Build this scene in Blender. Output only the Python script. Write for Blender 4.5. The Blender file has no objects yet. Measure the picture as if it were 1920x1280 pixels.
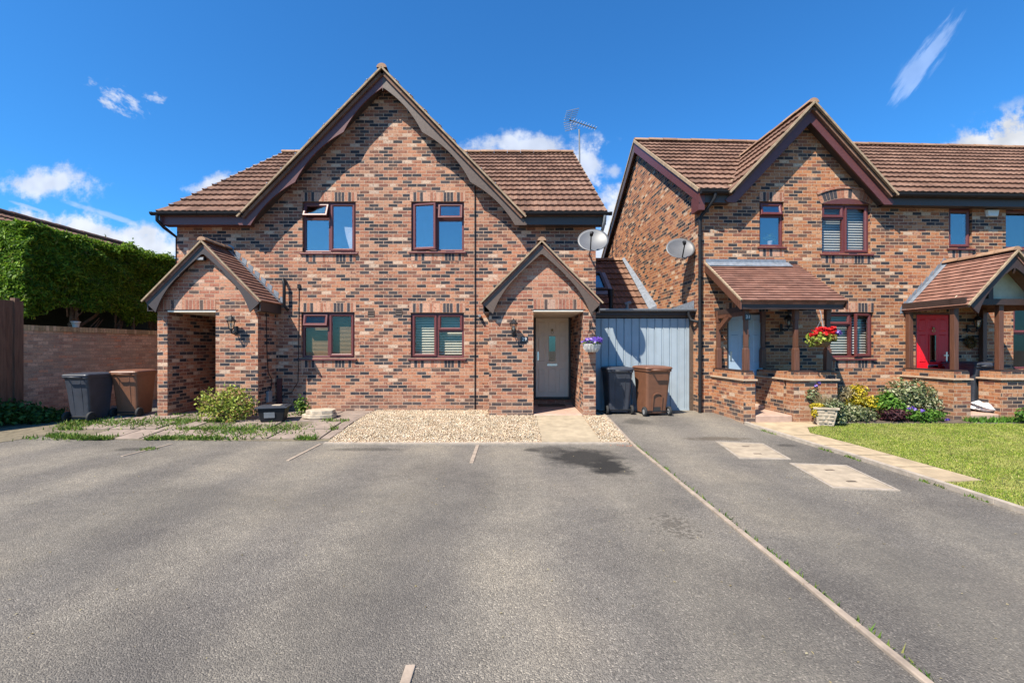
import bpy, math, random
import numpy as np
from mathutils import Vector, Matrix
from mathutils.geometry import tessellate_polygon

random.seed(7); RNG = np.random.default_rng(7)
SC = bpy.context.scene; COL = SC.collection
PI = math.pi
F = 853.33            # focal length of the 16 mm lens, in photo pixels
EYE = 1.45            # eye height above the house base

def X(px, y): return (px - 960) * y / F
def Z(py, y): return EYE - (py - 650) * y / F

# ------------------------------------------------------------------ tagging
LOCAL = set()
def tag(o, label=None, cat=None, group=None, kind=None):
    if label: o['label'] = label
    if cat: o['category'] = cat
    if group: o['group'] = group
    if kind: o['kind'] = kind
    return o
def thing(name, label, cat, loc, rz=0.0, group=None, local=False):
    o = bpy.data.objects.new(name, None); COL.objects.link(o)
    o.empty_display_size = 0.1
    o.location = loc; o.rotation_euler = (0, 0, rz)
    tag(o, label, cat, group)
    if local: LOCAL.add(o.name)
    return o
def root_of(o):
    while o.parent: o = o.parent
    return o
def copy_tree(o, parent=None):
    c = o.copy(); COL.objects.link(c)
    if parent: c.parent = parent
    for ch in [k for k in o.children]:
        copy_tree(ch, c)
    return c

# ------------------------------------------------------------------ mesh builder
class MB:
    def __init__(s): s.v = []; s.f = []; s.uv = []; s.xf = None; s.sm = []
    def add(s, pts, faces, uvs=None, smooth=False):
        b = len(s.v)
        for p in pts:
            p = Vector(p)
            if s.xf is not None: p = s.xf @ p
            s.v.append(p)
        for i, f in enumerate(faces):
            s.f.append([b + k for k in f]); s.uv.append(uvs[i] if uvs else None); s.sm.append(smooth)
        return s
    def poly(s, pts, uv=None): return s.add(pts, [list(range(len(pts)))], [uv] if uv else None)
    def box(s, x0, x1, y0, y1, z0, z1):
        x0, x1 = min(x0, x1), max(x0, x1); y0, y1 = min(y0, y1), max(y0, y1); z0, z1 = min(z0, z1), max(z0, z1)
        p = [(x, y, z) for z in (z0, z1) for y in (y0, y1) for x in (x0, x1)]
        return s.add(p, [(0, 2, 3, 1), (4, 5, 7, 6), (0, 1, 5, 4), (2, 6, 7, 3), (0, 4, 6, 2), (1, 3, 7, 5)])
    def hexa(s, a, b):      # two quads -> solid
        p = list(a) + list(b)
        return s.add(p, [(3, 2, 1, 0), (4, 5, 6, 7), (0, 1, 5, 4), (1, 2, 6, 5), (2, 3, 7, 6), (3, 0, 4, 7)])
    def bar(s, p, q, w, h, up=(0, 0, 1)):
        p = Vector(p); q = Vector(q); d = (q - p).normalized(); up = Vector(up)
        a = d.cross(up)
        if a.length < 1e-4: a = d.cross(Vector((1, 0, 0)))
        a.normalize(); b = a.cross(d).normalized(); a = a * w / 2; b = b * h / 2
        return s.hexa([p - a - b, p + a - b, p + a + b, p - a + b], [q - a - b, q + a - b, q + a + b, q - a + b])
    def prism(s, pts, d):   # closed planar polygon extruded by vector d (fan-safe through tessellation)
        d = Vector(d); n = len(pts); a = [Vector(p) for p in pts]; b = [p + d for p in a]
        tris = tessellate_polygon([a])
        s.add(a + b, [list(t) for t in tris] + [[k + n for k in reversed(t)] for t in tris] +
              [[i, (i + 1) % n, (i + 1) % n + n, i + n] for i in range(n)])
        return s
    def tube(s, pts, r, n=8, cap=True, smooth=True):
        pts = [Vector(p) for p in pts]; rs = r if isinstance(r, (list, tuple)) else [r] * len(pts)
        V = []; Fc = []; prev = None
        for i, p in enumerate(pts):
            d = (pts[min(i + 1, len(pts) - 1)] - pts[max(i - 1, 0)]).normalized()
            if prev is None:
                a = d.cross(Vector((0, 0, 1)))
                if a.length < 1e-3: a = d.cross(Vector((1, 0, 0)))
            else: a = prev - d * prev.dot(d)
            a.normalize(); prev = a; b = d.cross(a)
            for k in range(n):
                t = 2 * PI * k / n; V.append(p + (a * math.cos(t) + b * math.sin(t)) * rs[i])
        for i in range(len(pts) - 1):
            for k in range(n):
                Fc.append((i * n + k, i * n + (k + 1) % n, (i + 1) * n + (k + 1) % n, (i + 1) * n + k))
        s.add(V, Fc, None, smooth)
        if cap:
            s.add(V[:n], [list(range(n))[::-1]]); s.add(V[-n:], [list(range(n))])
        return s
    def lathe(s, prof, c, n=16, smooth=True, sx=1, sy=1):
        V = []; Fc = []; m = len(prof)
        for r, z in prof:
            for k in range(n):
                t = 2 * PI * k / n; V.append((c[0] + r * sx * math.cos(t), c[1] + r * sy * math.sin(t), c[2] + z))
        for i in range(m - 1):
            for k in range(n): Fc.append((i * n + k, i * n + (k + 1) % n, (i + 1) * n + (k + 1) % n, (i + 1) * n + k))
        return s.add(V, Fc, None, smooth)
    def ring(s, x0, x1, z0, z1, y0, y1, w, bead=0.014):    # mitred rectangular frame in the xz plane, front y0
        o = [(x0, z0), (x1, z0), (x1, z1), (x0, z1)]; i = [(x0 + w, z0 + w), (x1 - w, z0 + w), (x1 - w, z1 - w), (x0 + w, z1 - w)]
        m = [(x0 + w * .62, z0 + w * .62), (x1 - w * .62, z0 + w * .62), (x1 - w * .62, z1 - w * .62), (x0 + w * .62, z1 - w * .62)]
        e = .006
        oc = [(x0 + e, z0 + e), (x1 - e, z0 + e), (x1 - e, z1 - e), (x0 + e, z1 - e)]
        L = [[(a, y1, b) for a, b in o], [(a, y0 + e, b) for a, b in o], [(a, y0, b) for a, b in oc], [(a, y0, b) for a, b in m], [(a, y0 + bead, b) for a, b in i], [(a, y1, b) for a, b in i]]
        V = sum(L, []); Fc = []
        for r in range(6):
            q = (r + 1) % 6
            for k in range(4): Fc.append((r * 4 + k, r * 4 + (k + 1) % 4, q * 4 + (k + 1) % 4, q * 4 + k))
        return s.add(V, Fc)
    def wall(s, outline, holes, to3):    # planar wall with rectangular/polygon holes; to3 maps (u,z)->3D
        loops = [[Vector((u, z, 0)) for u, z in outline]] + [[Vector((u, z, 0)) for u, z in h] for h in holes]
        tris = tessellate_polygon(loops); flat = [p for l in loops for p in l]
        return s.add([to3(p.x, p.y) for p in flat], [list(t) for t in tris])
    def build(s, name, mat, parent=None, bevel=0.0, uvoff=(0, 0), local=None):
        me = bpy.data.meshes.new(name)
        off = Vector((0, 0, 0))
        if parent is not None:
            r = root_of(parent)
            if r.name not in LOCAL: off = Vector(r.location)
        vs = [tuple(p - off) for p in s.v]
        me.from_pydata(vs, [], s.f); 
        uvl = me.uv_layers.new(name='UVMap'); data = np.zeros(len(me.loops) * 2, np.float32)
        li = 0
        for fi, f in enumerate(s.f):
            if s.uv[fi] is not None:
                for k, u in enumerate(s.uv[fi]): data[(li + k) * 2:(li + k) * 2 + 2] = u
            else:
                a, b, c = s.v[f[0]], s.v[f[1]], s.v[f[2]]; n = (b - a).cross(c - a)
                if n.length > 0: n.normalize()
                if abs(n.z) > .8:
                    for k, vi in enumerate(f): data[(li + k) * 2:(li + k) * 2 + 2] = (s.v[vi].x + uvoff[0], s.v[vi].y + uvoff[1])
                else:
                    t = Vector((-n.y, n.x, 0)); t.normalize()
                    if abs(t.x) > abs(t.y): t = t if t.x > 0 else -t
                    else: t = t if t.y > 0 else -t
                    for k, vi in enumerate(f): data[(li + k) * 2:(li + k) * 2 + 2] = (s.v[vi].dot(t) + uvoff[0], s.v[vi].z + uvoff[1])
            li += len(f)
        uvl.data.foreach_set('uv', data)
        me.polygons.foreach_set('use_smooth', s.sm)
        me.validate(); me.update()
        import bmesh
        bm = bmesh.new(); bm.from_mesh(me); bmesh.ops.recalc_face_normals(bm, faces=bm.faces); bm.to_mesh(me); bm.free()
        o = bpy.data.objects.new(name, me); COL.objects.link(o)
        if mat: me.materials.append(mat)
        if parent is not None: o.parent = parent
        if bevel:
            m = o.modifiers.new('bevel', 'BEVEL'); m.width = bevel; m.segments = 2; m.limit_method = 'ANGLE'; m.angle_limit = .6
        return o

def npmesh(name, V, Fq, mat, parent=None, smooth=False):
    """V (n,3), Fq (m,k) -> object"""
    me = bpy.data.meshes.new(name); k = Fq.shape[1]
    off = np.zeros(3)
    if parent is not None and root_of(parent).name not in LOCAL: off = np.array(root_of(parent).location)
    me.vertices.add(len(V)); me.vertices.foreach_set('co', (V - off).astype(np.float32).ravel())
    me.loops.add(Fq.size); me.loops.foreach_set('vertex_index', Fq.astype(np.int32).ravel())
    me.polygons.add(len(Fq)); me.polygons.foreach_set('loop_start', np.arange(0, Fq.size, k, dtype=np.int32))
    me.polygons.foreach_set('loop_total', np.full(len(Fq), k, np.int32))
    if smooth: me.polygons.foreach_set('use_smooth', np.ones(len(Fq), bool))
    me.update(calc_edges=True); me.validate()
    o = bpy.data.objects.new(name, me); COL.objects.link(o); me.materials.append(mat)
    if parent is not None: o.parent = parent
    return o

# ------------------------------------------------------------------ materials
def newmat(name):
    m = bpy.data.materials.new(name); m.use_nodes = True
    nt = m.node_tree; nt.nodes.clear()
    out = nt.nodes.new('ShaderNodeOutputMaterial'); b = nt.nodes.new('ShaderNodeBsdfPrincipled')
    nt.links.new(b.outputs[0], out.inputs[0])
    return m, nt, b
def N(nt, t, **kw):
    n = nt.nodes.new(t)
    for k, v in kw.items():
        if k.startswith('i_'):
            n.inputs[k[2:].replace('_', ' ')].default_value = v
        else: setattr(n, k, v)
    return n
def L(nt, a, b): nt.links.new(a, b)
def ramp(nt, src, stops, interp='LINEAR'):
    r = nt.nodes.new('ShaderNodeValToRGB'); r.color_ramp.interpolation = interp
    e = r.color_ramp.elements
    while len(e) > 1: e.remove(e[-1])
    e[0].position = stops[0][0]; e[0].color = (*stops[0][1], 1)
    for p, c in stops[1:]:
        k = e.new(p); k.color = (*c, 1)
    nt.links.new(src, r.inputs[0]); return r.outputs[0]
def mixc(nt, fac, a, b, mode='MIX'):
    m = nt.nodes.new('ShaderNodeMix'); m.data_type = 'RGBA'; m.blend_type = mode
    for sock, v in ((m.inputs[0], fac), (m.inputs[6], a), (m.inputs[7], b)):
        if isinstance(v, (int, float)): sock.default_value = v
        elif isinstance(v, tuple): sock.default_value = (*v, 1) if len(v) == 3 else v
        else: nt.links.new(v, sock)
    return m.outputs[2]
def math_(nt, op, a, b=0.0, c=None):
    m = nt.nodes.new('ShaderNodeMath'); m.operation = op
    for sock, v in zip(m.inputs, (a, b, c)):
        if v is None: continue
        if isinstance(v, (int, float)): sock.default_value = v
        else: nt.links.new(v, sock)
    return m.outputs[0]
def noise(nt, vec, scale, detail=3, rough=.55, out='Fac'):
    n = nt.nodes.new('ShaderNodeTexNoise'); n.inputs['Scale'].default_value = scale
    n.inputs['Detail'].default_value = detail; n.inputs['Roughness'].default_value = rough
    if vec is not None: nt.links.new(vec, n.inputs['Vector'])
    return n.outputs[out]
def bump(nt, b, h, strength=.5, dist=.01):
    k = nt.nodes.new('ShaderNodeBump'); k.inputs['Strength'].default_value = strength; k.inputs['Distance'].default_value = dist
    nt.links.new(h, k.inputs['Height']); nt.links.new(k.outputs[0], b.inputs['Normal'])

def simple(name, col, rough=.5, var=.12, scale=6, metal=0.0, bstr=0.0, spec=.5, bscale=60):
    m, nt, b = newmat(name)
    tc = N(nt, 'ShaderNodeTexCoord'); g = N(nt, 'ShaderNodeNewGeometry')
    n = noise(nt, g.outputs['Position'], scale, 4, .6)
    lo = tuple(c * (1 - var) for c in col); hi = tuple(min(1, c * (1 + var)) for c in col)
    L(nt, ramp(nt, n, [(.3, lo), (.7, hi)]), b.inputs['Base Color'])
    b.inputs['Roughness'].default_value = rough; b.inputs['Metallic'].default_value = metal
    b.inputs['Specular IOR Level'].default_value = spec
    if bstr: bump(nt, b, noise(nt, g.outputs['Position'], bscale, 3), bstr, .004)
    return m

def brickmat(name, stops, mortar, offset=.5, bw=.2125, rh=.0748, shift=.10, weather=None):
    m, nt, b = newmat(name)
    uv = N(nt, 'ShaderNodeUVMap'); g = N(nt, 'ShaderNodeNewGeometry'); pos = g.outputs['Position']
    jit = N(nt, 'ShaderNodeVectorMath', operation='SCALE'); jn = noise(nt, pos, 9, 2, .5, 'Color')
    sub = N(nt, 'ShaderNodeVectorMath', operation='SUBTRACT'); L(nt, jn, sub.inputs[0]); sub.inputs[1].default_value = (.5, .5, .5)
    L(nt, sub.outputs[0], jit.inputs[0]); jit.inputs['Scale'].default_value = .011
    add = N(nt, 'ShaderNodeVectorMath', operation='ADD'); L(nt, uv.outputs[0], add.inputs[0]); L(nt, jit.outputs[0], add.inputs[1])
    br = N(nt, 'ShaderNodeTexBrick'); br.offset = offset; br.squash = 1.0
    L(nt, add.outputs[0], br.inputs['Vector'])
    for k, v in (('Scale', 1.0), ('Mortar Size', .0058), ('Mortar Smooth', .15), ('Bias', 0.0), ('Brick Width', bw), ('Row Height', rh)): br.inputs[k].default_value = v
    br.inputs['Color1'].default_value = (0, 0, 0, 1); br.inputs['Color2'].default_value = (1, 1, 1, 1); br.inputs['Mortar'].default_value = (.5, .5, .5, 1)
    sep = N(nt, 'ShaderNodeSeparateColor'); L(nt, br.outputs['Color'], sep.inputs[0])
    nz = noise(nt, pos, 17, 4, .65)
    val = math_(nt, 'ADD', sep.outputs[0], math_(nt, 'MULTIPLY', math_(nt, 'SUBTRACT', nz, .5), shift))
    col = ramp(nt, val, stops, 'CONSTANT')
    # burnt blotches inside bricks, fine grit, and slow drift over the wall
    blot = ramp(nt, noise(nt, pos, 26, 3, .6), [(.53, (1, 1, 1)), (.66, (.36, .35, .38))])
    col = mixc(nt, .7, col, blot, 'MULTIPLY')
    grit = ramp(nt, noise(nt, pos, 140, 2, .7), [(.3, (.78, .76, .75)), (.7, (1.18, 1.16, 1.14))])
    col = mixc(nt, .8, col, grit, 'MULTIPLY')
    drift = ramp(nt, noise(nt, pos, .8, 3, .5), [(.3, (.80, .79, .80)), (.7, (1.14, 1.12, 1.08))])
    col = mixc(nt, 1.0, col, drift, 'MULTIPLY')
    pale = ramp(nt, noise(nt, pos, 2.3, 4, .7), [(.62, (0, 0, 0)), (.78, (.35, .35, .35))])
    sepp = N(nt, 'ShaderNodeSeparateColor'); L(nt, pale, sepp.inputs[0])
    col = mixc(nt, sepp.outputs[0], col, (.52, .40, .33))
    b2 = N(nt, 'ShaderNodeTexBrick'); b2.offset = offset; b2.squash = 1.0; L(nt, add.outputs[0], b2.inputs['Vector'])
    for k, v in (('Scale', 1.0), ('Mortar Size', .022), ('Mortar Smooth', 1.0), ('Bias', 0.0), ('Brick Width', bw), ('Row Height', rh)): b2.inputs[k].default_value = v
    em = N(nt, 'ShaderNodeMapRange'); L(nt, math_(nt, 'ADD', b2.outputs['Fac'], math_(nt, 'MULTIPLY', math_(nt, 'SUBTRACT', noise(nt, pos, 42, 3, .6), .5), 1.5)), em.inputs[0])
    em.inputs[1].default_value = .62; em.inputs[2].default_value = 1.1; em.inputs[3].default_value = 0; em.inputs[4].default_value = .62
    col = mixc(nt, em.outputs[0], col, stops[min(4, len(stops) - 2)][1])
    zs = N(nt, 'ShaderNodeSeparateXYZ'); L(nt, pos, zs.inputs[0])      # darker and browner towards the foot of the walls
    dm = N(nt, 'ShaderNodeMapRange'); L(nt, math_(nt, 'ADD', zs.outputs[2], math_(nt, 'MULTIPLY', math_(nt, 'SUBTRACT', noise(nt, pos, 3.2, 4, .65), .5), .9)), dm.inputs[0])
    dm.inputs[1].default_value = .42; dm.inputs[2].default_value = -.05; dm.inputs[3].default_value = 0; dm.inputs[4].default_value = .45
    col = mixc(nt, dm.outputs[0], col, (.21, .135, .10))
    mort = mixc(nt, 1.0, mortar, ramp(nt, noise(nt, pos, 30, 3), [(.3, (.75, .75, .75)), (.7, (1.15, 1.12, 1.1))]), 'MULTIPLY')
    col = mixc(nt, br.outputs['Fac'], col, mort)
    if weather:
        w = noise(nt, pos, 1.6, 5, .7); wr = ramp(nt, w, [(.42, (0, 0, 0)), (.62, (1, 1, 1))])
        sw = N(nt, 'ShaderNodeSeparateColor'); L(nt, wr, sw.inputs[0])
        col = mixc(nt, math_(nt, 'MULTIPLY', sw.outputs[0], .6), col, weather)
    L(nt, col, b.inputs['Base Color']); b.inputs['Roughness'].default_value = .85; b.inputs['Specular IOR Level'].default_value = .3
    h = math_(nt, 'ADD', math_(nt, 'MULTIPLY', br.outputs['Fac'], -1.0), math_(nt, 'MULTIPLY', nz, .5))
    bump(nt, b, h, .8, .008)
    return m

HOUSE = [(0, (.038, .036, .042)), (.15, (.066, .057, .060)), (.23, (.115, .072, .058)), (.29, (.19, .088, .060)), (.37, (.405, .180, .103)), (.51, (.32, .135, .083)), (.64, (.44, .230, .142)), (.76, (.23, .098, .068)), (.84, (.40, .195, .120)), (.945, (.52, .375, .275))]
ORANGE = [(0, (.038, .036, .040)), (.12, (.068, .056, .054)), (.19, (.12, .072, .054)), (.25, (.20, .088, .054)), (.32, (.41, .176, .082)), (.49, (.335, .130, .062)), (.63, (.46, .230, .120)), (.76, (.24, .096, .060)), (.84, (.41, .188, .094)), (.95, (.51, .37, .26))]
RED = [(0, (.10, .07, .06)), (.08, (.41, .185, .115)), (.3, (.35, .140, .090)), (.5, (.45, .220, .140)), (.75, (.31, .125, .083)), (.9, (.50, .32, .235))]
OLD = [(0, (.38, .25, .18)), (.2, (.58, .40, .28)), (.4, (.50, .33, .225)), (.6, (.64, .45, .32)), (.8, (.45, .32, .23)), (.93, (.62, .33, .20))]
MORT = (.46, .325, .235)
M = {}
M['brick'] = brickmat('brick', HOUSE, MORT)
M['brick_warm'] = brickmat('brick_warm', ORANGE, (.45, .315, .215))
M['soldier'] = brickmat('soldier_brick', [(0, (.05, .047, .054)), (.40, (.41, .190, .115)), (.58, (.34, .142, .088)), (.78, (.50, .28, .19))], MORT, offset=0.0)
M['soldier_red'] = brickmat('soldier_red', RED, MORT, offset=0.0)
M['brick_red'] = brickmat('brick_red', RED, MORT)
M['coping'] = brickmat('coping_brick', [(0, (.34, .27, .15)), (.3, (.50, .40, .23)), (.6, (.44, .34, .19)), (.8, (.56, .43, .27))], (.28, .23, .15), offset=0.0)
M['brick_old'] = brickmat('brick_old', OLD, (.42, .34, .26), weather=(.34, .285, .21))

def tilemat(name, cols, tw, gauge, moss=.3, bstr=.4):
    m, nt, b = newmat(name)
    uv = N(nt, 'ShaderNodeUVMap'); g = N(nt, 'ShaderNodeNewGeometry'); pos = g.outputs['Position']
    sp = N(nt, 'ShaderNodeSeparateXYZ'); L(nt, uv.outputs[0], sp.inputs[0])
    fu = math_(nt, 'FLOOR', math_(nt, 'DIVIDE', sp.outputs[0], tw)); fv = math_(nt, 'FLOOR', math_(nt, 'DIVIDE', sp.outputs[1], gauge))
    cb = N(nt, 'ShaderNodeCombineXYZ'); L(nt, fu, cb.inputs[0]); L(nt, fv, cb.inputs[1])
    wn = N(nt, 'ShaderNodeTexWhiteNoise'); wn.noise_dimensions = '2D'; L(nt, cb.outputs[0], wn.inputs['Vector'])
    col = ramp(nt, wn.outputs['Value'], [(0, cols[0]), (.5, cols[1]), (1, cols[2])])
    col = mixc(nt, .8, col, ramp(nt, noise(nt, pos, 3.5, 5, .7), [(.3, (.65, .66, .68)), (.7, (1.2, 1.18, 1.15))]), 'MULTIPLY')
    col = mixc(nt, .7, col, ramp(nt, noise(nt, pos, 90, 2, .7), [(.3, (.7, .7, .7)), (.7, (1.2, 1.2, 1.2))]), 'MULTIPLY')
    mo = ramp(nt, noise(nt, pos, 11, 5, .75), [(.60, (0, 0, 0)), (.72, (moss,) * 3)])
    s2 = N(nt, 'ShaderNodeSeparateColor'); L(nt, mo, s2.inputs[0])
    col = mixc(nt, s2.outputs[0], col, (.40, .34, .24))
    L(nt, col, b.inputs['Base Color']); b.inputs['Roughness'].default_value = .85; b.inputs['Specular IOR Level'].default_value = .25
    bump(nt, b, noise(nt, pos, 70, 4, .7), bstr, .006)
    return m
M['tile'] = tilemat('roof_tile', ((.135, .073, .049), (.180, .098, .066), (.228, .130, .089)), .3, .44, .5)
M['tile_red'] = tilemat('porch_tile', ((.185, .090, .066), (.235, .115, .083), (.285, .148, .11)), .165, .1, .2)
M['verge'] = simple('verge_mortar', (.30, .215, .135), .9, .3, 9, bstr=.5)
M['ridge'] = tilemat('ridge_tile', ((.24, .135, .085), (.30, .175, .11), (.35, .215, .135)), .45, .5, .35)

def wood(name, col, rough=.55, gscale=(40, 40, 3), var=.35):
    m, nt, b = newmat(name); g = N(nt, 'ShaderNodeNewGeometry')
    mp = N(nt, 'ShaderNodeMapping'); L(nt, g.outputs['Position'], mp.inputs['Vector']); mp.inputs['Scale'].default_value = gscale
    n = noise(nt, mp.outputs[0], 1.0, 4, .6)
    L(nt, ramp(nt, n, [(.3, tuple(c * (1 - var) for c in col)), (.7, tuple(c * (1 + var) for c in col))]), b.inputs['Base Color'])
    b.inputs['Roughness'].default_value = rough; bump(nt, b, n, .25, .003)
    return m
M['upvc'] = wood('rosewood_frame', (.115, .028, .026), .45, (30, 30, 30), .15)
M['barge'] = wood('brown_bargeboard', (.098, .066, .048), .5, (25, 25, 25), .2)
M['maroon'] = wood('maroon_board', (.105, .034, .030), .45, (25, 25, 25), .15)
M['fascia'] = wood('dark_fascia', (.050, .036, .031), .5, (25, 25, 25), .15)
M['post'] = wood('stained_post', (.105, .043, .025), .5, (40, 40, 3), .3)
M['beam'] = wood('dark_beam', (.038, .022, .018), .55, (20, 20, 20), .2)
M['fence'] = wood('brown_fence', (.135, .070, .043), .8, (30, 30, 3), .35)
M['black'] = simple('black_plastic', (.018, .018, .020), .5, .1, spec=.2)
M['blackmetal'] = simple('black_metal', (.016, .016, .018), .5, .1, spec=.25)
M['greypipe'] = simple('grey_gutter', (.20, .21, .22), .4, .12)
M['lead'] = simple('lead', (.17, .19, .22), .55, .3, 12, bstr=.5)
M['dish'] = simple('dish_paint', (.105, .105, .110), .45, .1)
M['alu'] = simple('aluminium', (.55, .55, .56), .35, .08, metal=.8)
M['white'] = simple('white_plastic', (.66, .66, .63), .4, .06)
M['soffit'] = simple('soffit_paint', (.78, .70, .57), .7, .08)
M['cream'] = simple('cream_board', (.50, .45, .32), .7, .12)
M['cream_door'] = simple('cream_door', (.90, .78, .63), .4, .04)
M['blue_door'] = simple('blue_door', (.33, .43, .52), .4, .05)
M['red_door'] = simple('red_door', (.78, .010, .018), .35, .06)
M['garage'] = simple('garage_paint', (.315, .37, .41), .42, .10, 2.2)
M['brass'] = simple('brass', (.50, .38, .18), .3, .1, metal=.9)
M['chrome'] = simple('chrome', (.6, .6, .6), .2, .05, metal=1.0)
M['room'] = simple('room_wall', (.30, .28, .26), .9, .05)
M['curtain'] = simple('curtain_cloth', (.70, .70, .68), .9, .1)
M['blind'] = simple('blind_slats', (.40, .375, .30), .6, .06)
M['blind_grey'] = simple('grey_blind', (.36, .36, .345), .6, .06)
M['blind_brown'] = simple('wooden_blind', (.26, .165, .09), .6, .1)
M['bin_grey'] = simple('grey_bin', (.036, .040, .052), .48, .22, 5, bstr=.15)
M['bin_brown'] = simple('brown_bin', (.165, .072, .040), .45, .12, 8, bstr=.15)
M['rubber'] = simple('rubber', (.02, .02, .02), .8)
M['hub'] = simple('grey_hub', (.25, .25, .25), .6)
M['terracotta'] = simple('quarry_step', (.42, .285, .215), .8, .15, 7, bstr=.3)
M['concrete'] = simple('concrete', (.345, .275, .185), .9, .2, 5, bstr=.4)
M['cover'] = simple('cover_concrete', (.34, .272, .195), .9, .25, 6, bstr=.4)
M['slab'] = simple('paving_slab', (.235, .18, .145), .9, .28, 4, bstr=.4)
M['pathslab'] = simple('path_slab', (.375, .285, .180), .9, .22, 5, bstr=.4)
M['kerb'] = simple('kerb_stone', (.33, .275, .22), .9, .25, 8, bstr=.4)
M['timber_strip'] = simple('edging_strip', (.30, .235, .18), .9, .25, 9, bstr=.4)
M['stonecap'] = simple('stone_cap', (.40, .29, .20), .85, .2, 8, bstr=.4)
M['stone'] = simple('sandstone', (.42, .34, .25), .9, .3, 10, bstr=.8, bscale=30)
M['soil'] = simple('soil', (.10, .072, .05), .95, .4, 14, bstr=.8, bscale=40)
M['coir'] = simple('coir_mat', (.10, .072, .045), .95, .3, 40, bstr=.6)
M['bag'] = simple('white_bag', (.72, .72, .74), .4, .12, 14, bstr=.8, bscale=25)
M['basket'] = simple('basket_weave', (.15, .085, .045), .9, .4, 40, bstr=.8)
M['whitebasket'] = simple('white_basket', (.62, .60, .56), .7, .15, 25, bstr=.5)
M['bark'] = simple('bark', (.125, .082, .055), .95, .4, 20, bstr=.8)
M['plaque'] = simple('slate_plaque', (.02, .02, .022), .3)

def glassmat(name, fac, tint=(.97, .97, .96), gl=(.92, .90, .84)):
    m = bpy.data.materials.new(name); m.use_nodes = True; nt = m.node_tree; nt.nodes.clear()
    out = N(nt, 'ShaderNodeOutputMaterial'); mx = N(nt, 'ShaderNodeMixShader'); t = N(nt, 'ShaderNodeBsdfTransparent'); g = N(nt, 'ShaderNodeBsdfGlossy')
    t.inputs[0].default_value = (*tint, 1); g.inputs['Color'].default_value = (*gl, 1); g.inputs['Roughness'].default_value = .015
    geo = N(nt, 'ShaderNodeNewGeometry'); bp = N(nt, 'ShaderNodeBump'); bp.inputs['Strength'].default_value = .02; bp.inputs['Distance'].default_value = .05
    L(nt, noise(nt, geo.outputs['Position'], 2.2, 1), bp.inputs['Height']); L(nt, bp.outputs[0], g.inputs['Normal'])
    dt = N(nt, 'ShaderNodeVectorMath', operation='DOT_PRODUCT'); L(nt, geo.outputs['Normal'], dt.inputs[0]); L(nt, geo.outputs['Incoming'], dt.inputs[1])
    fz = math_(nt, 'POWER', math_(nt, 'SUBTRACT', 1.0, math_(nt, 'ABSOLUTE', dt.outputs['Value'])), 5.0)
    L(nt, math_(nt, 'MULTIPLY_ADD', fz, .9, .035 + fac), mx.inputs[0])
    L(nt, t.outputs[0], mx.inputs[1]); L(nt, g.outputs[0], mx.inputs[2]); L(nt, mx.outputs[0], out.inputs[0])
    return m
M['glass_up'] = glassmat('window_glass_upper', .20, gl=(1, .88, .84))
M['glass'] = glassmat('window_glass', .0)
M['glass_dark'] = glassmat('door_glass', .12, (.35, .38, .4))
M['lampglass'] = glassmat('lantern_glass', .15, (.9, .88, .8))

def leafmat(name, stops, trans=.32, rough=.55, patch=None):
    m = bpy.data.materials.new(name); m.use_nodes = True; nt = m.node_tree; nt.nodes.clear()
    out = N(nt, 'ShaderNodeOutputMaterial'); b = N(nt, 'ShaderNodeBsdfPrincipled'); t = N(nt, 'ShaderNodeBsdfTranslucent'); mx = N(nt, 'ShaderNodeMixShader')
    g = N(nt, 'ShaderNodeNewGeometry')
    c = ramp(nt, g.outputs['Random Per Island'], stops)
    c = mixc(nt, .6, c, ramp(nt, noise(nt, g.outputs['Position'], 4, 3), [(.3, (.65, .68, .6)), (.7, (1.25, 1.2, 1.1))]), 'MULTIPLY')
    if patch:
        pr_ = N(nt, 'ShaderNodeMapRange'); L(nt, noise(nt, g.outputs['Position'], 1.7, 5, .7), pr_.inputs[0]); pr_.inputs[1].default_value = .47; pr_.inputs[2].default_value = .68; pr_.inputs[4].default_value = .75
        c = mixc(nt, pr_.outputs[0], c, patch)
    L(nt, c, b.inputs['Base Color']); L(nt, c, t.inputs[0]); b.inputs['Roughness'].default_value = rough; b.inputs['Specular IOR Level'].default_value = .25
    mx.inputs[0].default_value = trans
    L(nt, b.outputs[0], mx.inputs[1]); L(nt, t.outputs[0], mx.inputs[2]); L(nt, mx.outputs[0], out.inputs[0])
    return m
M['hedge'] = leafmat('hedge_leaf', [(0, (.035, .085, .010)), (.4, (.095, .20, .016)), (.75, (.18, .33, .026)), (.96, (.32, .45, .05)), (1, (.22, .15, .07))], .42)
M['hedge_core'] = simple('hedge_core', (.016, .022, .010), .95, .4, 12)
M['shrub_lime'] = leafmat('shrub_lime_leaf', [(0, (.13, .18, .03)), (.4, (.27, .33, .05)), (.8, (.42, .46, .09)), (.93, (.38, .20, .10)), (1, (.42, .36, .16))])
M['weed'] = leafmat('weed_leaf', [(0, (.045, .11, .015)), (.5, (.11, .20, .03)), (.85, (.20, .28, .05)), (1, (.30, .27, .10))])
M['ivy'] = leafmat('ivy_leaf', [(0, (.02, .06, .014)), (.6, (.045, .11, .022)), (1, (.09, .16, .035))])
M['grass'] = leafmat('lawn_grass', [(0, (.13, .19, .024)), (.45, (.225, .315, .036)), (.75, (.35, .395, .062)), (.92, (.46, .39, .13)), (1, (.54, .45, .22))], .2, .55, (.40, .37, .12))
M['yellow_leaf'] = leafmat('yellow_leaf', [(0, (.13, .15, .02)), (.35, (.42, .33, .02)), (.8, (.62, .46, .03)), (1, (.55, .52, .16))])
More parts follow.
